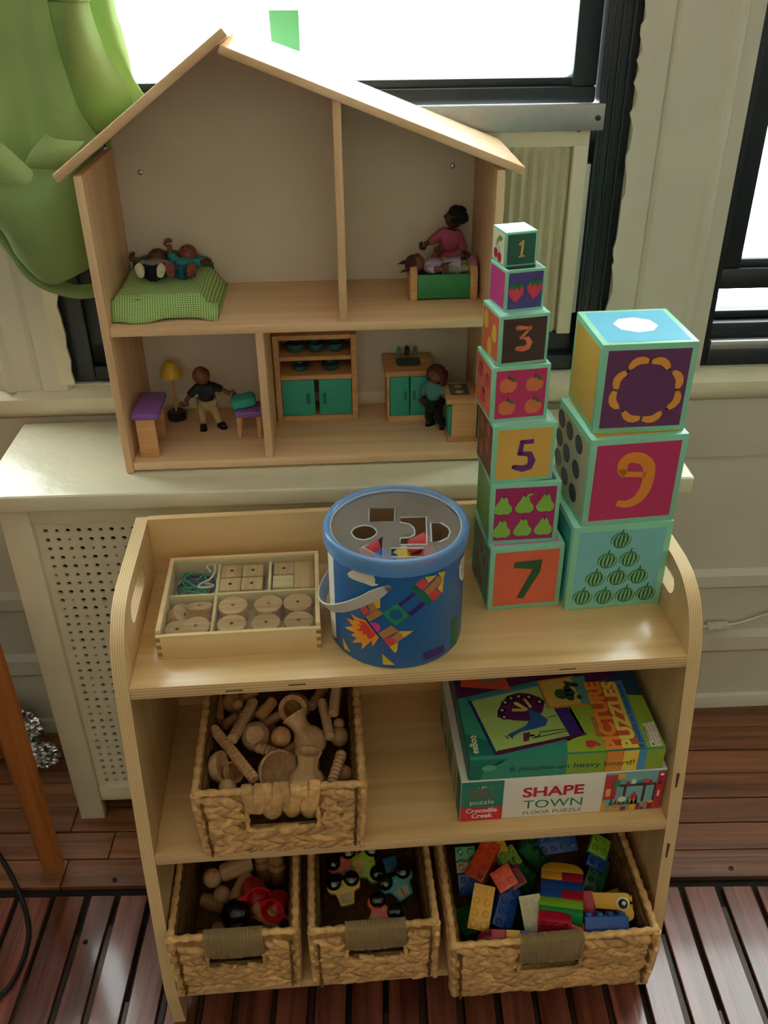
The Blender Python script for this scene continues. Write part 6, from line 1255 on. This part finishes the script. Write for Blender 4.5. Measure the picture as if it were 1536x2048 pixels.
lay('dgreen', 2, 4, B_['blueTR']+Vector((-.002, -.022, -.025)), (.8, -.5, 0), (.2, -.5, .85), 'dark green brick right of the striped stack top')
lay('blue', 4, 2, B_['blueR']+Vector((.004, .006, .001)), (1, -.12, 0), (.05, .75, .65), 'blue brick under the yellow bird-head brick', 1.7)
lay('orange', 2, 2, B_['blueR']+Vector((-.036, -.012, -.012)), (1, 0, 0), (0, -.6, .8), 'orange brick showing beside the stack bottom')
# bird-head piece: yellow brick with a printed eye and a red tail brick
q = B_['yellowR']; n_ = tocam(q); Hd = link('bird_head_brick', None); Hd.matrix_world = frame(q-n_*.012, (1, -.1, 0), n_); tag(Hd, 'yellow rounded toy brick with a printed eye beside the stack', 'toy brick', G4)
pr = [(-.022, -.006), (.010, -.008), (.014, -.024), (.020, -.025)]+[(.027+.006*cos(radians(a)), -.012+.010*sin(radians(a))) for a in range(-80, 81, 20)]+[(.028, .014), (.022, .016), (-.026, .016)]
MB().prism(pr, -.012, .012, 'z', bev=.001).build('head', bmat('yellow'), Hd)
MB().box((-.046, -.014, -.012), (-.0235, .018, .011), 0, .0008).build('tail', bmat('red'), Hd)
p = Print(lambda x, y, l: (x, y, .012+l), .0003); p.disc((.018, .001), .0095, .0095, 'd8c060', 1).disc((.018, .001), .0088, .0088, 'e8e0c0', 2).disc((.018, .0005), .0072, .0072, '15130f', 3).disc((.0195, .0015), .0028, .0028, 'e8e4d8', 4, n=10).build('eye', Hd)
for y in (-.008, .004): MB().lathe([(.0047, 0), (.0047, .004), (0, .0042)], 12, 0, TR((.028, y+.004, 0), (0, pi/2, 0))).build('stud', bmat('yellow'), Hd)
# little rocket: red nose, yellow and blue sections
ra, rb = B_['rocketL'], B_['rocketR']; Rk = link('brick_stack', None); Rk.matrix_world = frame(ra-Vector((0, 0, .014)), (rb-ra), tocam(ra)); tag(Rk, 'short stack of red, yellow and blue bricks lying along the front rim', 'toy bricks', G4)
MB().lathe([(0, -.004), (.008, 0), (.013, .008), (.0145, .018), (0, .018)], 18, 0, TR((-.006, 0, 0), (0, pi/2, 0))).build('nose', bmat('darkred'), Rk, 50)
for k, c in enumerate(('red', 'yellow', 'blue')): MB().box((.012+k*.021, -.015, -.012), (.0325+k*.021, .015, .012), 0, .001).build('brick', bmat(c), Rk)
# seen in the grip hole, and the hidden bottom layer
brick('white', 2, 2, TR((.525, -.090, Z3+.052), (0, 0, .1)), 'white brick seen through the grip hole of the large basket'); brick('blue', 4, 2, TR((.575, -.088, Z3+.050), (0, 0, -.05)), 'blue brick seen through the grip hole beside the white one')
for k in range(12):
    x, y = .44+.048*(k % 6)+.008*(k//6 % 2), -.075+.062*(k//6); c = ('blue', 'dgreen', 'red', 'tan', 'yellow', 'blue', 'green')[k % 7]
    brick(c, 2, 2 if k % 3 else 3, TR((min(x, .68), y, Z3+.010+.024*(k % 2)), (0, 0, .3*(k % 5))), 'toy brick lying in the bottom layer of the large basket')
